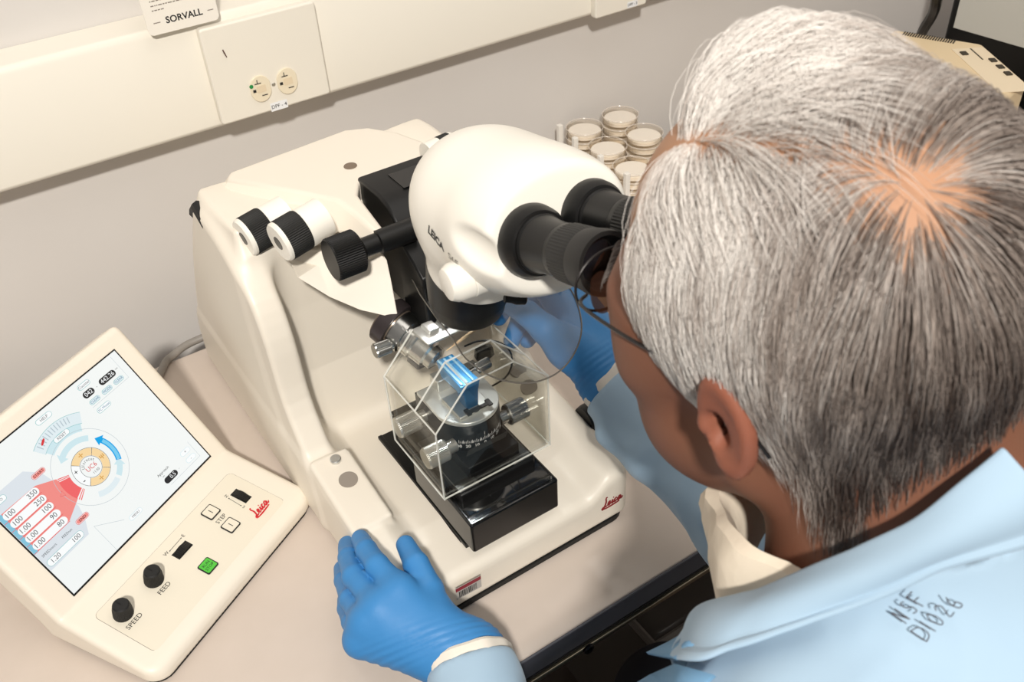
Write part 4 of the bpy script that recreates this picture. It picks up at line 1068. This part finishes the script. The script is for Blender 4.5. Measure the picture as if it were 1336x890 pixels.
def strands_mesh(PT, w, col):
    """tapering three-sided strands"""
    n, K, _ = PT.shape
    Pw = (HC + (PT*HS) @ HR.T)
    T = np.gradient(Pw, axis=1); T /= np.linalg.norm(T, axis=2)[:, :, None] + 1e-12
    N = Pw - (HC + HR @ np.array([0, -.006, .036])*HS); N -= T*(N*T).sum(2)[:, :, None]; N /= np.linalg.norm(N, axis=2)[:, :, None] + 1e-12
    Bn = np.cross(T, N)
    prof = np.interp(np.linspace(0, 1, K), [0, .15, .7, 1], [.8, 1, .75, .10])
    V = []
    for a in (90, 210, 330):
        ca, sa = math.cos(math.radians(a)), math.sin(math.radians(a))
        V.append(Pw + (Bn*ca + N*sa*.7)*(w[:, None]*prof[None])[:, :, None])
    V = np.stack(V, 2).reshape(-1, 3)
    b = (np.arange(n)[:, None, None]*K + np.arange(K-1)[None, :, None])*3; k = np.arange(3)[None, None]; k2 = (k+1) % 3
    F = np.stack([b+k, b+k2, b+3+k2, b+3+k], -1).reshape(-1, 4)
    return V, F, np.repeat(col, K*3, axis=0)
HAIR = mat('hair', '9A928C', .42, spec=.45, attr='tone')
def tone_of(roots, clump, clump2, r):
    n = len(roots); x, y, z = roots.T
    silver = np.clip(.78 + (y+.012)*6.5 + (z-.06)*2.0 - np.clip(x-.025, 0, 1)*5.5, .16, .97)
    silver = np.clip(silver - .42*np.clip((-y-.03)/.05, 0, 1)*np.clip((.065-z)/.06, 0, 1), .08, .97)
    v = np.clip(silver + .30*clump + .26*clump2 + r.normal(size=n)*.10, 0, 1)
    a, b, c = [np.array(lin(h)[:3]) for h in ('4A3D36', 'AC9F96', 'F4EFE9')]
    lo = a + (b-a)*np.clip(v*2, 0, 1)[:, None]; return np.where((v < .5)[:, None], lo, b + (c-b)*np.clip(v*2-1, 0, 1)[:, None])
NH = 42000
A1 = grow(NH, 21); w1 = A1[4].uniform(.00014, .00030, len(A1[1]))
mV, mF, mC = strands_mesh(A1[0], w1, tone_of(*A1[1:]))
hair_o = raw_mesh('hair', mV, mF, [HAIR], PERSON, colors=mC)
# brows
for s_ in (-1.0, 1.0):
    r = np.random.default_rng(5); nb = 130; sx = np.full(nb, s_); u = r.random(nb)
    R0 = np.stack([sx*(.014+.034*u), .108-.020*u**2, .030+.006*np.sin(u*2.6)+r.normal(size=nb)*.0015], 1)
    R0 = project(lambda Q: f_face(Q), R0, 5); dirs = np.stack([sx*.9, -.35*np.ones(nb), .35-.7*u], 1)
    PT = np.stack([R0 + dirs*.010*s + np.array([0, .004, 0])*math.sin(s*2.5) for s in np.linspace(0, 1, 5)], 1)
    bV, bF, bC = strands_mesh(PT, np.full(nb, .00022), np.tile(np.array(lin('7A716B')[:3]), (nb, 1)))
    raw_mesh('eyebrow', bV, bF, [HAIR], PERSON, colors=bC)
# eyes
for s in (-1, 1):
    c = hw((s*.032, .0835, .011)); MB().lathe(c + HR @ np.array([0, .0098, 0]), HR @ np.array([0, 1.0, 0]), [(0, .0055), (.0022, .0045), (.0030, .002)], 20).build('eye', [mat('iris', '3A2A20', .1)], PERSON)
# glasses
GF = mat('spectacle_frame', '1F1B1A', .25, .3); GLZ = clear_mat('spectacle_lens', 'A08878', .08, .5)
gl = None
def gpt(x, y, z): return hw((x, y, z))
mb = MB()
for s in (-1, 1):
    rim = [gpt(s*.034 + .0228*math.cos(a), .1145 - .012*(abs(.034+s*.0228*math.cos(a)*s)/.06)**2, .017 + .0180*math.sin(a)) for a in np.linspace(0, 2*PI, 41)]
    mb.tube(rim, .0009, 8)
mb.tube([gpt(-.0095, .1145, .020), gpt(-.004, .1185, .023), gpt(.004, .1185, .023), gpt(.0095, .1145, .020)], .0012, 8)
glasses = mb.build('glasses', [GF], PERSON)
for s in (-1, 1):
    ce = gpt(s*.034, .1132, .017); rim = [gpt(s*.034 + .0222*math.cos(a), .1138 - .012*((.034+.025*math.cos(a)*s)/.06)**2, .017 + .0175*math.sin(a)) for a in np.linspace(0, 2*PI, 40, endpoint=False)]
    MB().add([ce] + rim, [(0, 1+k, 1+(k+1) % 40) for k in range(40)]).build('lens', [GLZ], glasses)
    MB().tube(spline([gpt(s*.0568, .104, .022), gpt(s*.0665, .097, .023), gpt(s*.0735, .060, .022), gpt(s*.0770, .015, .020), gpt(s*.0790, -.006, .020), gpt(s*.081, -.022, .004), gpt(s*.079, -.030, -.012)], 5), .0011, 8).build('temple', [GF], glasses)
# ------------------------------------------------------------------ lab coat
COAT = mat('coat_cotton', '9FB9CE', .8, bump=(900, .12, .0004), var=(9, 'AAC2D5', .6), sheen=.15)
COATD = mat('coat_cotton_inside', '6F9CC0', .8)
KNIT = mat('knit_cuff', 'E6DED2', .85, bump=(300, .3, .0006))
SHIRT = mat('shirt_cream', 'E9DCC8', .85, bump=(120, .35, .0012))
NAX0, NAX1 = hw((0, -.045, -.06)), NB1 + np.array([0, -.005, -.02])
NN = hw((0, -.030, -.035)) - NB1; NN /= np.linalg.norm(NN); NE = np.array([1.0, 0, 0]); NE -= NN*NN[0]; NE /= np.linalg.norm(NE); NF = np.cross(NN, NE)
def f_nape(P):
    return smin(s_cap(P, NAX0, NB1, .0665, .078), s_cap(P, hw((0, -.062, -.01)), NB1 + np.array([0, -.030, 0]), .0475, .066), .03)
def wrinkle(P, k=1.0):
    w = snoise(P*np.array([1, 1, .8]), 42, 31, 2)*.0030 + np.abs(snoise(P*np.array([.7, 1.3, 1.0]), 75, 33, 2))*.0028
    return w*k
def f_coat_raw(P):
    g = .014
    t = f_trunk(P, g); a = f_arms(P, g)
    d = smin(t, a, .05)
    skirt = s_ell(P, HIP + np.array([0, .04, -.03]), (.195, .175, .20))
    d = smin(d, s_cap(P, at(789, 570, .890), at(838, 592, .872), .007, .015), .02)
    d = smin(d, s_cap(P, at(846, 602, .872), at(925, 655, .842), .014, .018), .02)
    return smin(d, skirt, .06)
def sleeve_cut(P, w0, e0):
    d = (w0-e0)/np.linalg.norm(w0-e0); near = np.sqrt(((P-w0.astype(np.float32))**2).sum(1)) < .12
    return np.where(near, (P - (w0 + d*.004).astype(np.float32)) @ d.astype(np.float32), -1.0)
def f_coat(P):
    d = smin(f_coat_raw(P), f_nape(P), .03) + wrinkle(P).astype(np.float32)
    q = P - NB1.astype(np.float32); t = q @ NN.astype(np.float32); rad = np.sqrt(np.maximum((q*q).sum(1) - t*t, 0)); fr = (q @ NF.astype(np.float32))
    d = smax(d, -smax((.030 - np.clip(fr, 0, .1)*.70 + 1.0*np.clip(-.010 - fr, 0, .030) + .075*np.clip((q @ NE.astype(np.float32) + .020)/.03, 0, 1)*np.clip((.03 - fr)/.03, 0, 1)) - t, rad - .086 - np.clip(fr, 0, .1)*.25, .006), .004)
    d = smax(d, -s_cap(P, NAX0 + np.array([-.01, .06, 0]), NAX1 + np.array([-.02, .075, -.03]), .055, .045), .006)
    d = smax(d, sleeve_cut(P, WRL, ELL), .004); d = smax(d, sleeve_cut(P, WRR, ELR), .004)
    # open front below the collar
    return d
coat_o = sdf_obj('lab_coat', f_coat, (.04, -.16, -.52), (.70, .56, .46), .0035, [COAT], PERSON)
# cuffs: knitted band and a folded sleeve end
def cuff(w0, e0, name, r0, mats):
    d = (w0-e0)/np.linalg.norm(w0-e0)
    e = np.cross(d, (0, 0, 1)); e /= np.linalg.norm(e); g = np.cross(d, e)
    rows = []
    for t, r in ((-.020, r0-.004), (-.004, r0-.0015), (.006, r0), (.011, r0), (.0135, r0-.002), (.013, r0-.005), (.006, r0-.007), (-.012, r0-.007)):
        rows.append([w0 + d*t + (e*math.cos(a)+g*math.sin(a))*(r + .0012*math.sin(5*a+1) + .0008*math.sin(9*a)) for a in np.linspace(0, 2*PI, 64, endpoint=False)])
    return MB().grid(rows, 0, True).build(name, mats, PERSON)
cuff(WRL, ELL, 'knit_cuff', .0388, [KNIT]); cuff(WRR, ELR, 'knit_cuff', .0378, [KNIT])
def f_dress(P):
    return smin(f_coat_raw(P), f_nape(P), .03)
# shirt collar standing round the neck, crumpled at the front
def ring_pts(r, t, n=90, wob=0.0, ph=0.0):
    out = []
    for k in range(n):
        a = 2*PI*k/n; fr = max(0, math.sin(a))
        rr = r*(1.03 + .27*fr) + (wob*math.sin(9*a+ph) + wob*.6*math.sin(17*a+2*ph))*(.25 + .75*fr)
        out.append(NB1 + NN*(t + .020 + .006*fr*math.sin(5*a)) + (NE*math.cos(a) + NF*math.sin(a))*rr)
    return out
rows = [ring_pts(.066, -.040), ring_pts(.0665, -.004, wob=.0006), ring_pts(.0680, .016, wob=.0012, ph=1), ring_pts(.0715, .0235, wob=.0016, ph=1.2), ring_pts(.0770, .0210, wob=.0034, ph=1.5), ring_pts(.0815, .010, wob=.0042, ph=2.1), ring_pts(.0835, -.010, wob=.0046, ph=2.7), ring_pts(.0830, -.040, wob=.0030, ph=2.6)]
MB().grid(rows, 0, True).build('shirt_collar', [SHIRT], PERSON)
# coat collar and lapels: a doubled cloth lying on the coat
def on_coat(p, lv, it=6): return project(f_dress, np.array([p]), it, .02, lv)[0]
outer_px = [(836, 893, .600), (850, 853, .600), (893, 868, .575), (960, 853, .550), (1030, 832, .535), (1090, 808, .525), (1165, 772, .515), (1235, 735, .510), (1300, 716, .520), (1372, 690, .53)]
inner_px = [(905, 820, .610), (955, 775, .600), (985, 762, .590), (1025, 748, .578), (1065, 734, .568), (1105, 720, .558), (1150, 702, .548), (1195, 680, .542), (1252, 636, .545), (1316, 585, .56)]
def coat_hit(u, v, lv, alt=.58):
    d = ray(u, v); t = .30
    for _ in range(90): t += (float(f_dress(np.array([CPOS + d*t], np.float32))[0]) - lv)*.7/np.linalg.norm(d)
    if t > .78: print('MISS', u, v); t = alt
    return CPOS + d*t
OUT = [coat_hit(u, v, .006, t) for u, v, t in outer_px]; INN = [coat_hit(u, v, .010, t) for u, v, t in inner_px]
OUT = spline(OUT, 6); INN = spline(INN, 6)
nS = 12; rows = []
for s in np.linspace(0, 1, nS):
    row = []
    for a, b in zip(INN, OUT):
        p = a*(1-s) + b*s; p = on_coat(p, .006 + .010*math.sin(PI*min(1, s*1.02))**1.2*(1-s*.3) + (.004 if s > .9 else 0)); row.append(p)
    rows.append(row)
R_ = np.array(rows); Pn = R_.reshape(-1, 3); Pn = Pn + grad(f_dress, Pn)*(snoise(Pn, 60, 51, 2)*.0018)[:, None]; R_ = Pn.reshape(R_.shape)
co = MB().grid([list(r) for r in R_]).build('coat_collar', [COAT], PERSON)
so = co.modifiers.new('cloth', 'SOLIDIFY'); so.thickness = .0028; so.offset = 0
ss = co.modifiers.new('smooth', 'SUBSURF'); ss.levels = 1; ss.render_levels = 1
# front flaps that stick out below the lapel
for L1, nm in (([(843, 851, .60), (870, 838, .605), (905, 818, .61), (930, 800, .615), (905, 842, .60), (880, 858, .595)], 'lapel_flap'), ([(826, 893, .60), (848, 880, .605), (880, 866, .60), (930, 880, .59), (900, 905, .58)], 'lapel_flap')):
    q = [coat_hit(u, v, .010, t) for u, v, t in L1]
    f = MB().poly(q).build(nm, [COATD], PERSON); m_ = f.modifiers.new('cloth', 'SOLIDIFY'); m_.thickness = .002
# marker writing on the shoulder
a0, a1, a2 = coat_hit(1208, 836, .0), coat_hit(1240, 792, .0), coat_hit(1196, 800, 0)
def f_dress2(P): return smin(f_coat(P), f_nape(P), .03)
def coat_lay(o, e):
    g = grad(f_dress, np.array([o]))[0]; g /= np.linalg.norm(g); e = e - g*np.dot(e, g); e /= np.linalg.norm(e); u = np.cross(g, e)
    def f(a, b):
        p = project(f_dress2, np.array([o + e*a + u*b]), 5, .02)[0]; n = grad(f_dress, np.array([p]))[0]; return p + n/np.linalg.norm(n)*.0006
    return f, u
fn, up = coat_lay(a0, a1-a0)
PEN = mat('laundry_pen', '4A4347', .8)
def pen(strokes, fn, x0, y0, S, mb):
    for st in strokes: mb.tube([fn(x0+a*S, y0+b*S) for a, b in spline(st, 4)], .00030, 5)
mb = MB()
GL = {'D': [[(0, 0), (0, 1)], [(0, 1), (.45, .85), (.55, .45), (.4, .1), (0, 0)]], '1': [[(.1, 1), (.1, 0)]], '0': [[(.3, 1), (.05, .6), (.15, .05), (.4, .1), (.5, .6), (.3, 1)]], '2': [[(.05, .8), (.25, 1), (.45, .75), (.1, .05), (.5, .05)]], '6': [[(.4, 1), (.1, .5), (.15, .05), (.45, .1), (.42, .45), (.12, .35)]], 'N': [[(0, 0), (.05, 1)], [(.05, 1), (.4, 0)], [(.4, 0), (.45, 1)]], 'S': [[(.45, .9), (.15, .95), (.1, .6), (.42, .4), (.35, .05), (.02, .1)]], 'F': [[(.05, 0), (.05, 1)], [(.05, 1), (.5, 1)], [(.05, .55), (.4, .55)]]}
x = 0
for ch in 'D1026': pen(GL[ch], fn, x, 0, .0078, mb); x += .0040 if ch == '1' else .0060
x = .002
for ch in 'NSF': pen(GL[ch], fn, x, .0112, .0074, mb); x += .0066
mb.build('pen_lettering', [PEN], PERSON)
# trousers and shoes below the bench
TRO = mat('trouser_dark', '2A2B33', .85)
def f_tr(P):
    a = smin(s_cap(P, HIP+np.array([-.09, .03, -.05]), (.21, .42, -.30), .090, .070), s_cap(P, (.21, .42, -.30), (.21, .40, -.66), .068, .056), .03)
    b = smin(s_cap(P, HIP+np.array([.09, .03, -.05]), (.47, .44, -.30), .090, .070), s_cap(P, (.47, .44, -.30), (.47, .42, -.66), .068, .056), .03)
    return np.minimum(a, b)
sdf_obj('trousers', f_tr, (.08, -.06, -.74), (.60, .54, -.14), .006, [TRO], PERSON)
for x_, y_ in ((.21, .40), (.47, .42)):
    sdf_obj('shoe', lambda P: smax(smin(s_ell(P, (x_, y_-.01, -.700), (.048, .065, .055)), s_ell(P, (x_, y_+.10, -.722), (.048, .12, .032)), .03), -.749 - P[:, 2], .004), (x_-.08, y_-.12, -.76), (x_+.08, y_+.26, -.62), .005, [BLACKM], PERSON)

# ------------------------------------------------------------------ gloved hands
GLOVE = mat('nitrile_blue', '3B84C2', .52, spec=.45, bump=(140, .22, .0010, (1, 1, 1)))
def glove(name, J, palm, wrist, webs, h=.0019, extra=None):
    """J: finger -> [(point, radius), ...] from knuckle to tip"""
    def fn(P):
        p = None
        for a, b, ra, rb in palm:
            d = s_cap(P, a, b, ra, rb); p = d if p is None else smin(p, d, .014)
        for a, b, ra, rb in wrist: p = smin(p, s_cap(P, a, b, ra, rb), .014)
        out = None
        for nm, ch in J.items():
            f = None
            for (a, ra), (b, rb) in zip(ch[:-1], ch[1:]):
                d = s_cap(P, a, b, ra, rb); f = d if f is None else smin(f, d, .003)
            out = f if out is None else np.minimum(out, f)
            J0 = ch[0]
        d = smin(out, p, .009)
        for a, b, ra in webs: d = smin(d, s_cap(P, a, b, ra), .008)
        return d
    allp = [np.array(q[0]) for c in J.values() for q in c] + [np.array(w[k]) for w in list(palm)+list(wrist) for k in (0, 1)]
    lo = np.min(allp, 0)-.045; hi = np.max(allp, 0)+.045
    def full(P):
        d = fn(P)
        q = P - wpt.astype(np.float32); t = q @ wax.astype(np.float32)
        fold = np.exp(-((t-.014)/.012)**2)*np.sin(t*1100 + 4*snoise(P, 70, 8, 1))*.0005
        gen = snoise(P, 130, 17, 2)*.0004
        return d - (fold + gen).astype(np.float32)
    wpt = np.array(wrist[-1][0], float); wax = np.array(wrist[-1][0], float) - np.array(wrist[-1][1], float); wax /= np.linalg.norm(wax)
    return sdf_obj(name, full, lo, hi, h, [GLOVE], PERSON)
def Z(u, v, z): return pz(u, v, z)
# hand resting on the front corner of the microscope (knuckles up, fingers over the rim)
iM, iP, iD, iT = Z(522, 772, .108), Z(492, 738, .112), Z(478, 718, .104), Z(470, 703, .094)
mM, mP, mD, mT = Z(497, 792, .104), Z(462, 752, .098), Z(455, 728, .084), Z(453, 711, .068)
rM, rP, rD, rT = Z(478, 812, .094), Z(458, 782, .080), Z(449, 758, .058), Z(446, 742, .040)
pM, pP, pD, pT = Z(470, 836, .078), Z(459, 812, .060), Z(452, 794, .040), Z(450, 782, .024)
tC, tM, tI, tT = Z(580, 826, .086), Z(560, 770, .098), Z(543, 737, .102), Z(529, 711, .096)
wL = WRL + np.array([.002, .006, .002])
J = {'index': [(iM, .0125), (iP, .0108), (iD, .0098), (iT, .0086)], 'middle': [(mM, .0125), (mP, .0110), (mD, .0100), (mT, .0088)], 'ring': [(rM, .0120), (rP, .0104), (rD, .0094), (rT, .0082)], 'pinky': [(pM, .0110), (pP, .0092), (pD, .0084), (pT, .0074)], 'thumb': [(tC, .0150), (tM, .0128), (tI, .0116), (tT, .0092)]}
hand = wL
palm = [(wL, iM, .026, .0155), (wL, mM, .026, .0165), (wL, rM, .026, .0160), (wL, pM, .025, .0150), (wL, tC, .024, .019)]
dL = (WRL-ELL)/np.linalg.norm(WRL-ELL)
glove('glove', J, palm, [(wL + dL*.004, wL - dL*.030, .0300, .0300)], [(iM, mM, .0100), (mM, rM, .0100), (rM, pM, .0095), (tM*.55+tC*.45, iM*.6+wL*.4, .0100)])
# hand holding the stick beside the knife
def A_(u, v, t): return at(u, v, t)
t2C, t2M, t2I, t2T = A_(742, 455, .880), A_(712, 430, .885), A_(688, 409, .893), A_(667, 399, .905)
i2M, i2P, i2D, i2T = A_(716, 372, .925), A_(686, 368, .935), A_(664, 389, .930), A_(651, 414, .922)
m2M, m2P, m2D, m2T = A_(738, 380, .945), A_(706, 388, .965), A_(680, 414, .962), A_(668, 444, .950)
r2M, r2P, r2D, r2T = A_(757, 394, .960), A_(728, 402, .985), A_(704, 424, .982), A_(688, 444, .970)
p2M, p2P, p2D, p2T = A_(772, 414, .965), A_(750, 422, .985), A_(730, 436, .985), A_(716, 450, .975)
wR = WRR + np.array([-.003, .006, .001])
J = {'thumb': [(t2C, .0165), (t2M, .0140), (t2I, .0122), (t2T, .0094)], 'index': [(i2M, .0125), (i2P, .0110), (i2D, .0098), (i2T, .0084)], 'middle': [(m2M, .0125), (m2P, .0110), (m2D, .0100), (m2T, .0086)], 'ring': [(r2M, .0120), (r2P, .0104), (r2D, .0094), (r2T, .0082)], 'pinky': [(p2M, .0110), (p2P, .0092), (p2D, .0084), (p2T, .0074)]}
palm = [(wR, i2M, .026, .0160), (wR, m2M, .026, .0165), (wR, r2M, .026, .0160), (wR, p2M, .025, .0150), (wR, t2C, .026, .0205)]
dR = (WRR-ELR)/np.linalg.norm(WRR-ELR)
glove('glove', J, palm, [(wR + dR*.004, wR - dR*.030, .0290, .0290)], [(i2M, m2M, .0100), (m2M, r2M, .0100), (r2M, p2M, .0095), (t2M*.5+t2C*.5, i2M*.6+wR*.4, .0110)])
# eyelash stick
s0, s1 = np.array([.3225, .652, .2068]), A_(731, 348, .890)
q = s0 + (s1-s0)*.30
d = (t2T+i2T)/2
mB = MB().tube([s0, s0+(s1-s0)*.08], [.0005, .0010], 8).tube([s0+(s1-s0)*.075, s0+(s1-s0)*.5, s1], [.0016, .0019, .0019], 12)
st = mB.build('applicator_stick', [mat('pale_wood', 'EBCBA2', .55, bump=(200, .2, .0003, (1, 1, 6)))])
tag(st, 'thin pale wooden stick held in blue gloved fingers above the knife', 'stick')
# ------------------------------------------------------------------ culture dishes in a rack
DISH = clear_mat('dish_polystyrene', 'FFFDFA', .015, .30, .05); DISH_F = frosty_mat('dish_rim', 'F6EEE4', .42); AGAR = mat('pale_medium', 'FFFAF2', .6)
RKW = mat('rack_white', 'EFEBE3', .5)
cols = [((.858, 1.133), (.932, 1.133)), ((.848, 1.058), (.922, 1.058)), ((.838, .983), (.912, .983))]
rk = thing('dish_rack', 'white rack with upright posts holding the stacked clear dishes beyond the microscope', 'rack', (.885, 1.06, 0))
MB().prism(rrect(.800, .940, .975, 1.176, .006), (0, 0, .001), (1, 0, 0), (0, 1, 0), (0, 0, 1), .004).build('base_plate', [RKW], rk, (.001, 2))
for (x, y) in ((.8165, 1.145), (.8095, 1.094), (.8000+.0045, 1.022), (.8015, .955)):
    MB().prism(rrect(x-.004, y-.004, x+.004, y+.004, .001), (0, 0, .004), (1, 0, 0), (0, 1, 0), (0, 0, 1), .104).build('post', [RKW], rk, (.0008, 2))
def make_dish():
    t = thing('culture_dish', 'x', 'petri dish', (0, 0, 0), 0, 'clear culture dishes stacked in the rack')
    R = .0290
    b = MB().lathe((0, 0, .0005), (0, 0, 1), [(0, R-.001), (.0008, R), (.0115, R+.0003), (.0115, R-.0010), (.0014, R-.0014), (.0014, .001)], 48, caps=True).build('dish_base', [DISH], t)
    MB().lathe((0, 0, .0025), (0, 0, 1), [(0, R-.0022), (.0050, R-.0022)], 48).build('medium', [AGAR], t)
    l = MB().lathe((0, 0, .0065), (0, 0, 1), [(0, R+.0008), (.0072, R+.0016), (.0080, R+.0010), (.0080, R-.001), (.0070, .001)], 48, caps=False).build('lid', [DISH], t)
    MB().tube([((R+.0013)*math.cos(a), (R+.0013)*math.sin(a), .0143) for a in np.linspace(0, 2*PI, 49)], .0007, 6).build('lid_rim', [DISH_F], l)
    return t
d0 = make_dish()
def copy_tree(o, parent=None):
    c = o.copy(); COL.objects.link(c)
    if parent is not None: c.parent = parent
    for ch in list(o.children): copy_tree(ch, c)
    return c
names = [('back near', 'back far'), ('middle near', 'middle far'), ('front near', 'front far')]
heights = [(6, 6), (6, 6), (6, 5)]
ordn = ['bottom', 'second', 'third', 'fourth', 'fifth', 'topmost']
first = True
for i, row in enumerate(cols):
    for j, (x, y) in enumerate(row):
        n = heights[i][j]
        for k in range(n):
            o = d0 if first else copy_tree(d0); first = False
            o.matrix_world = Matrix.Translation((x + .0012*math.sin(3*k+i), y + .001*math.cos(5*k+j), .0052 + k*.0152))
            o['label'] = 'clear round culture dish, %s of the %s stack in the rack' % (('topmost' if k == n-1 else ordn[k]), names[i][j])
# ------------------------------------------------------------------ beige instrument behind the head
BEI = mat('beige_case', 'E3CDA8', .5, bump=(500, .08, .0004)); BEI2 = mat('beige_case_panel', 'EAD9BC', .5); SLOT = mat('slot_dark', '3B3428', .8)
t = thing('beige_instrument', 'beige instrument case with cooling slots and small buttons behind the grey hair', 'instrument', (1.30, .80, 0))
A0, A1, A2, A3, A4 = [pz(u, v, .20) for u, v in ((1146, 54), (1167, 38), (1282, 57), (1340, 107), (1230, 190))]
pl = [(p[0], p[1]) for p in (A0, A1, A2, A3, A4)]
MB().prism(pl, (0, 0, .001), (1, 0, 0), (0, 1, 0), (0, 0, 1), .199).build('case', [BEI], t, (.006, 3))
mb = MB()
e = (A2-A1)/np.linalg.norm(A2-A1); n_ = np.array([e[1], -e[0], 0]); n_ = n_ if np.dot(n_, A4-A1) > 0 else -n_
Ls = np.linalg.norm(A2-A1)
for k in range(21):
    o = A1 + e*(Ls*(.13 + .57*k/20)) + n_*.004
    mb.prism([(0, 0), (.0022, 0), (.0022, .016), (0, .016)], o + np.array([0, 0, .0002]), e, n_, (0, 0, 1), .0006)
mb.build('cooling_slots', [SLOT], t)
f_ = (A3-A2)/np.linalg.norm(A3-A2); m_ = np.array([f_[1], -f_[0], 0]); m_ = m_ if np.dot(m_, A4-A2) > 0 else -m_
LB = np.linalg.norm(A3-A2)
MB().prism([(LB*.10, .006), (LB*1.2, .006), (LB*1.2, .055), (LB*.10, .055)], A2 + np.array([0, 0, .0001]), f_, m_, (0, 0, 1), .0008).build('button_panel', [BEI2], t)
for k in range(3):
    MB().prism([(LB*(.42+.17*k), .010), (LB*(.50+.17*k), .010), (LB*(.50+.17*k), .019), (LB*(.42+.17*k), .019)], A2 + np.array([0, 0, .0008]), f_, m_, (0, 0, 1), .002).build('button', [SLOT], t)
MB().prism([(LB*.20, .040), (LB*.28, .040), (LB*.28, .049), (LB*.20, .049)], A2 + np.array([0, 0, .0008]), f_, m_, (0, 0, 1), .002).build('button', [SLOT], t)
MB().prism([(LB*.12, .026), (LB*.42, .026), (LB*.42, .028), (LB*.12, .028)], A2 + np.array([0, 0, .0008]), f_, m_, (0, 0, 1), .0006).build('slot_line', [SLOT], t)
# ------------------------------------------------------------------ dark monitor with a pale screen beyond it
t = thing('monitor', 'black monitor with pale grey screen standing behind the beige instrument', 'monitor', (1.62, .86, 0))
B0, B1 = pz(1243, 34, .115), pz(1340, 62, .115)
e = (B1-B0)/np.linalg.norm(B1-B0); u_ = np.array([0, 0, 1.0]); nn = np.cross(e, u_); nn = nn if np.dot(nn, CPOS-B0) > 0 else -nn
O = B0 - e*.012 - u_*.085
def scr_poly(a0, b0, a1, b1): return [(a0, b0), (a1, b0), (a1, b1), (a0, b1)]
MB().prism(scr_poly(0, 0, .46, .40), O, e, u_, -nn, .05).build('case', [BLACK], t, (.006, 3))
MB().prism(scr_poly(.014, .083, .446, .385), O + nn*.0004, e, u_, -nn, .003).build('screen', [mat('idle_screen', 'C9C8C0', .35)], t)
MB().prism(scr_poly(.16, -.029, .30, .0), O - nn*.015, e, u_, -nn, .02).prism(rrect(.10, -.12, .36, .04, .02), O - u_*.0285, e, -nn, u_, .012).build('stand', [BLACK], t)
cp = [pz(1224, -30, .30), pz(1222, 0, .26), pz(1217, 18, .22), pz(1204, 40, .17), pz(1196, 60, .10), pz(1190, 75, .012)]
ca = MB().tube(spline([np.array(p) for p in cp], 6), .0085, 10).build('hanging_cord', [BLACK])
tag(ca, 'thick black cord hanging down between the wall and the monitor', 'cord')
# ------------------------------------------------------------------ clear bin under the bench
t = thing('waste_bin', 'smoky clear plastic bin standing under the bench by the dark trousers', 'bin', (.66, .66, -.75))
BINM = frosty_mat('smoky_bin', '6C6660', .45)
MB().loft([(.55, .56, -.749), (.77, .56, -.749), (.77, .80, -.749), (.55, .80, -.749)], [(.52, .53, -.33), (.80, .53, -.33), (.80, .83, -.33), (.52, .83, -.33)]).build('bin_body', [BINM], t, (.02, 3))
MB().tube([(.52, .53, -.33), (.80, .53, -.33), (.80, .83, -.33), (.52, .83, -.33), (.52, .53, -.33)], .006, 8).build('bin_rim', [mat('bin_rim_grey', '7B756E', .4)], t)
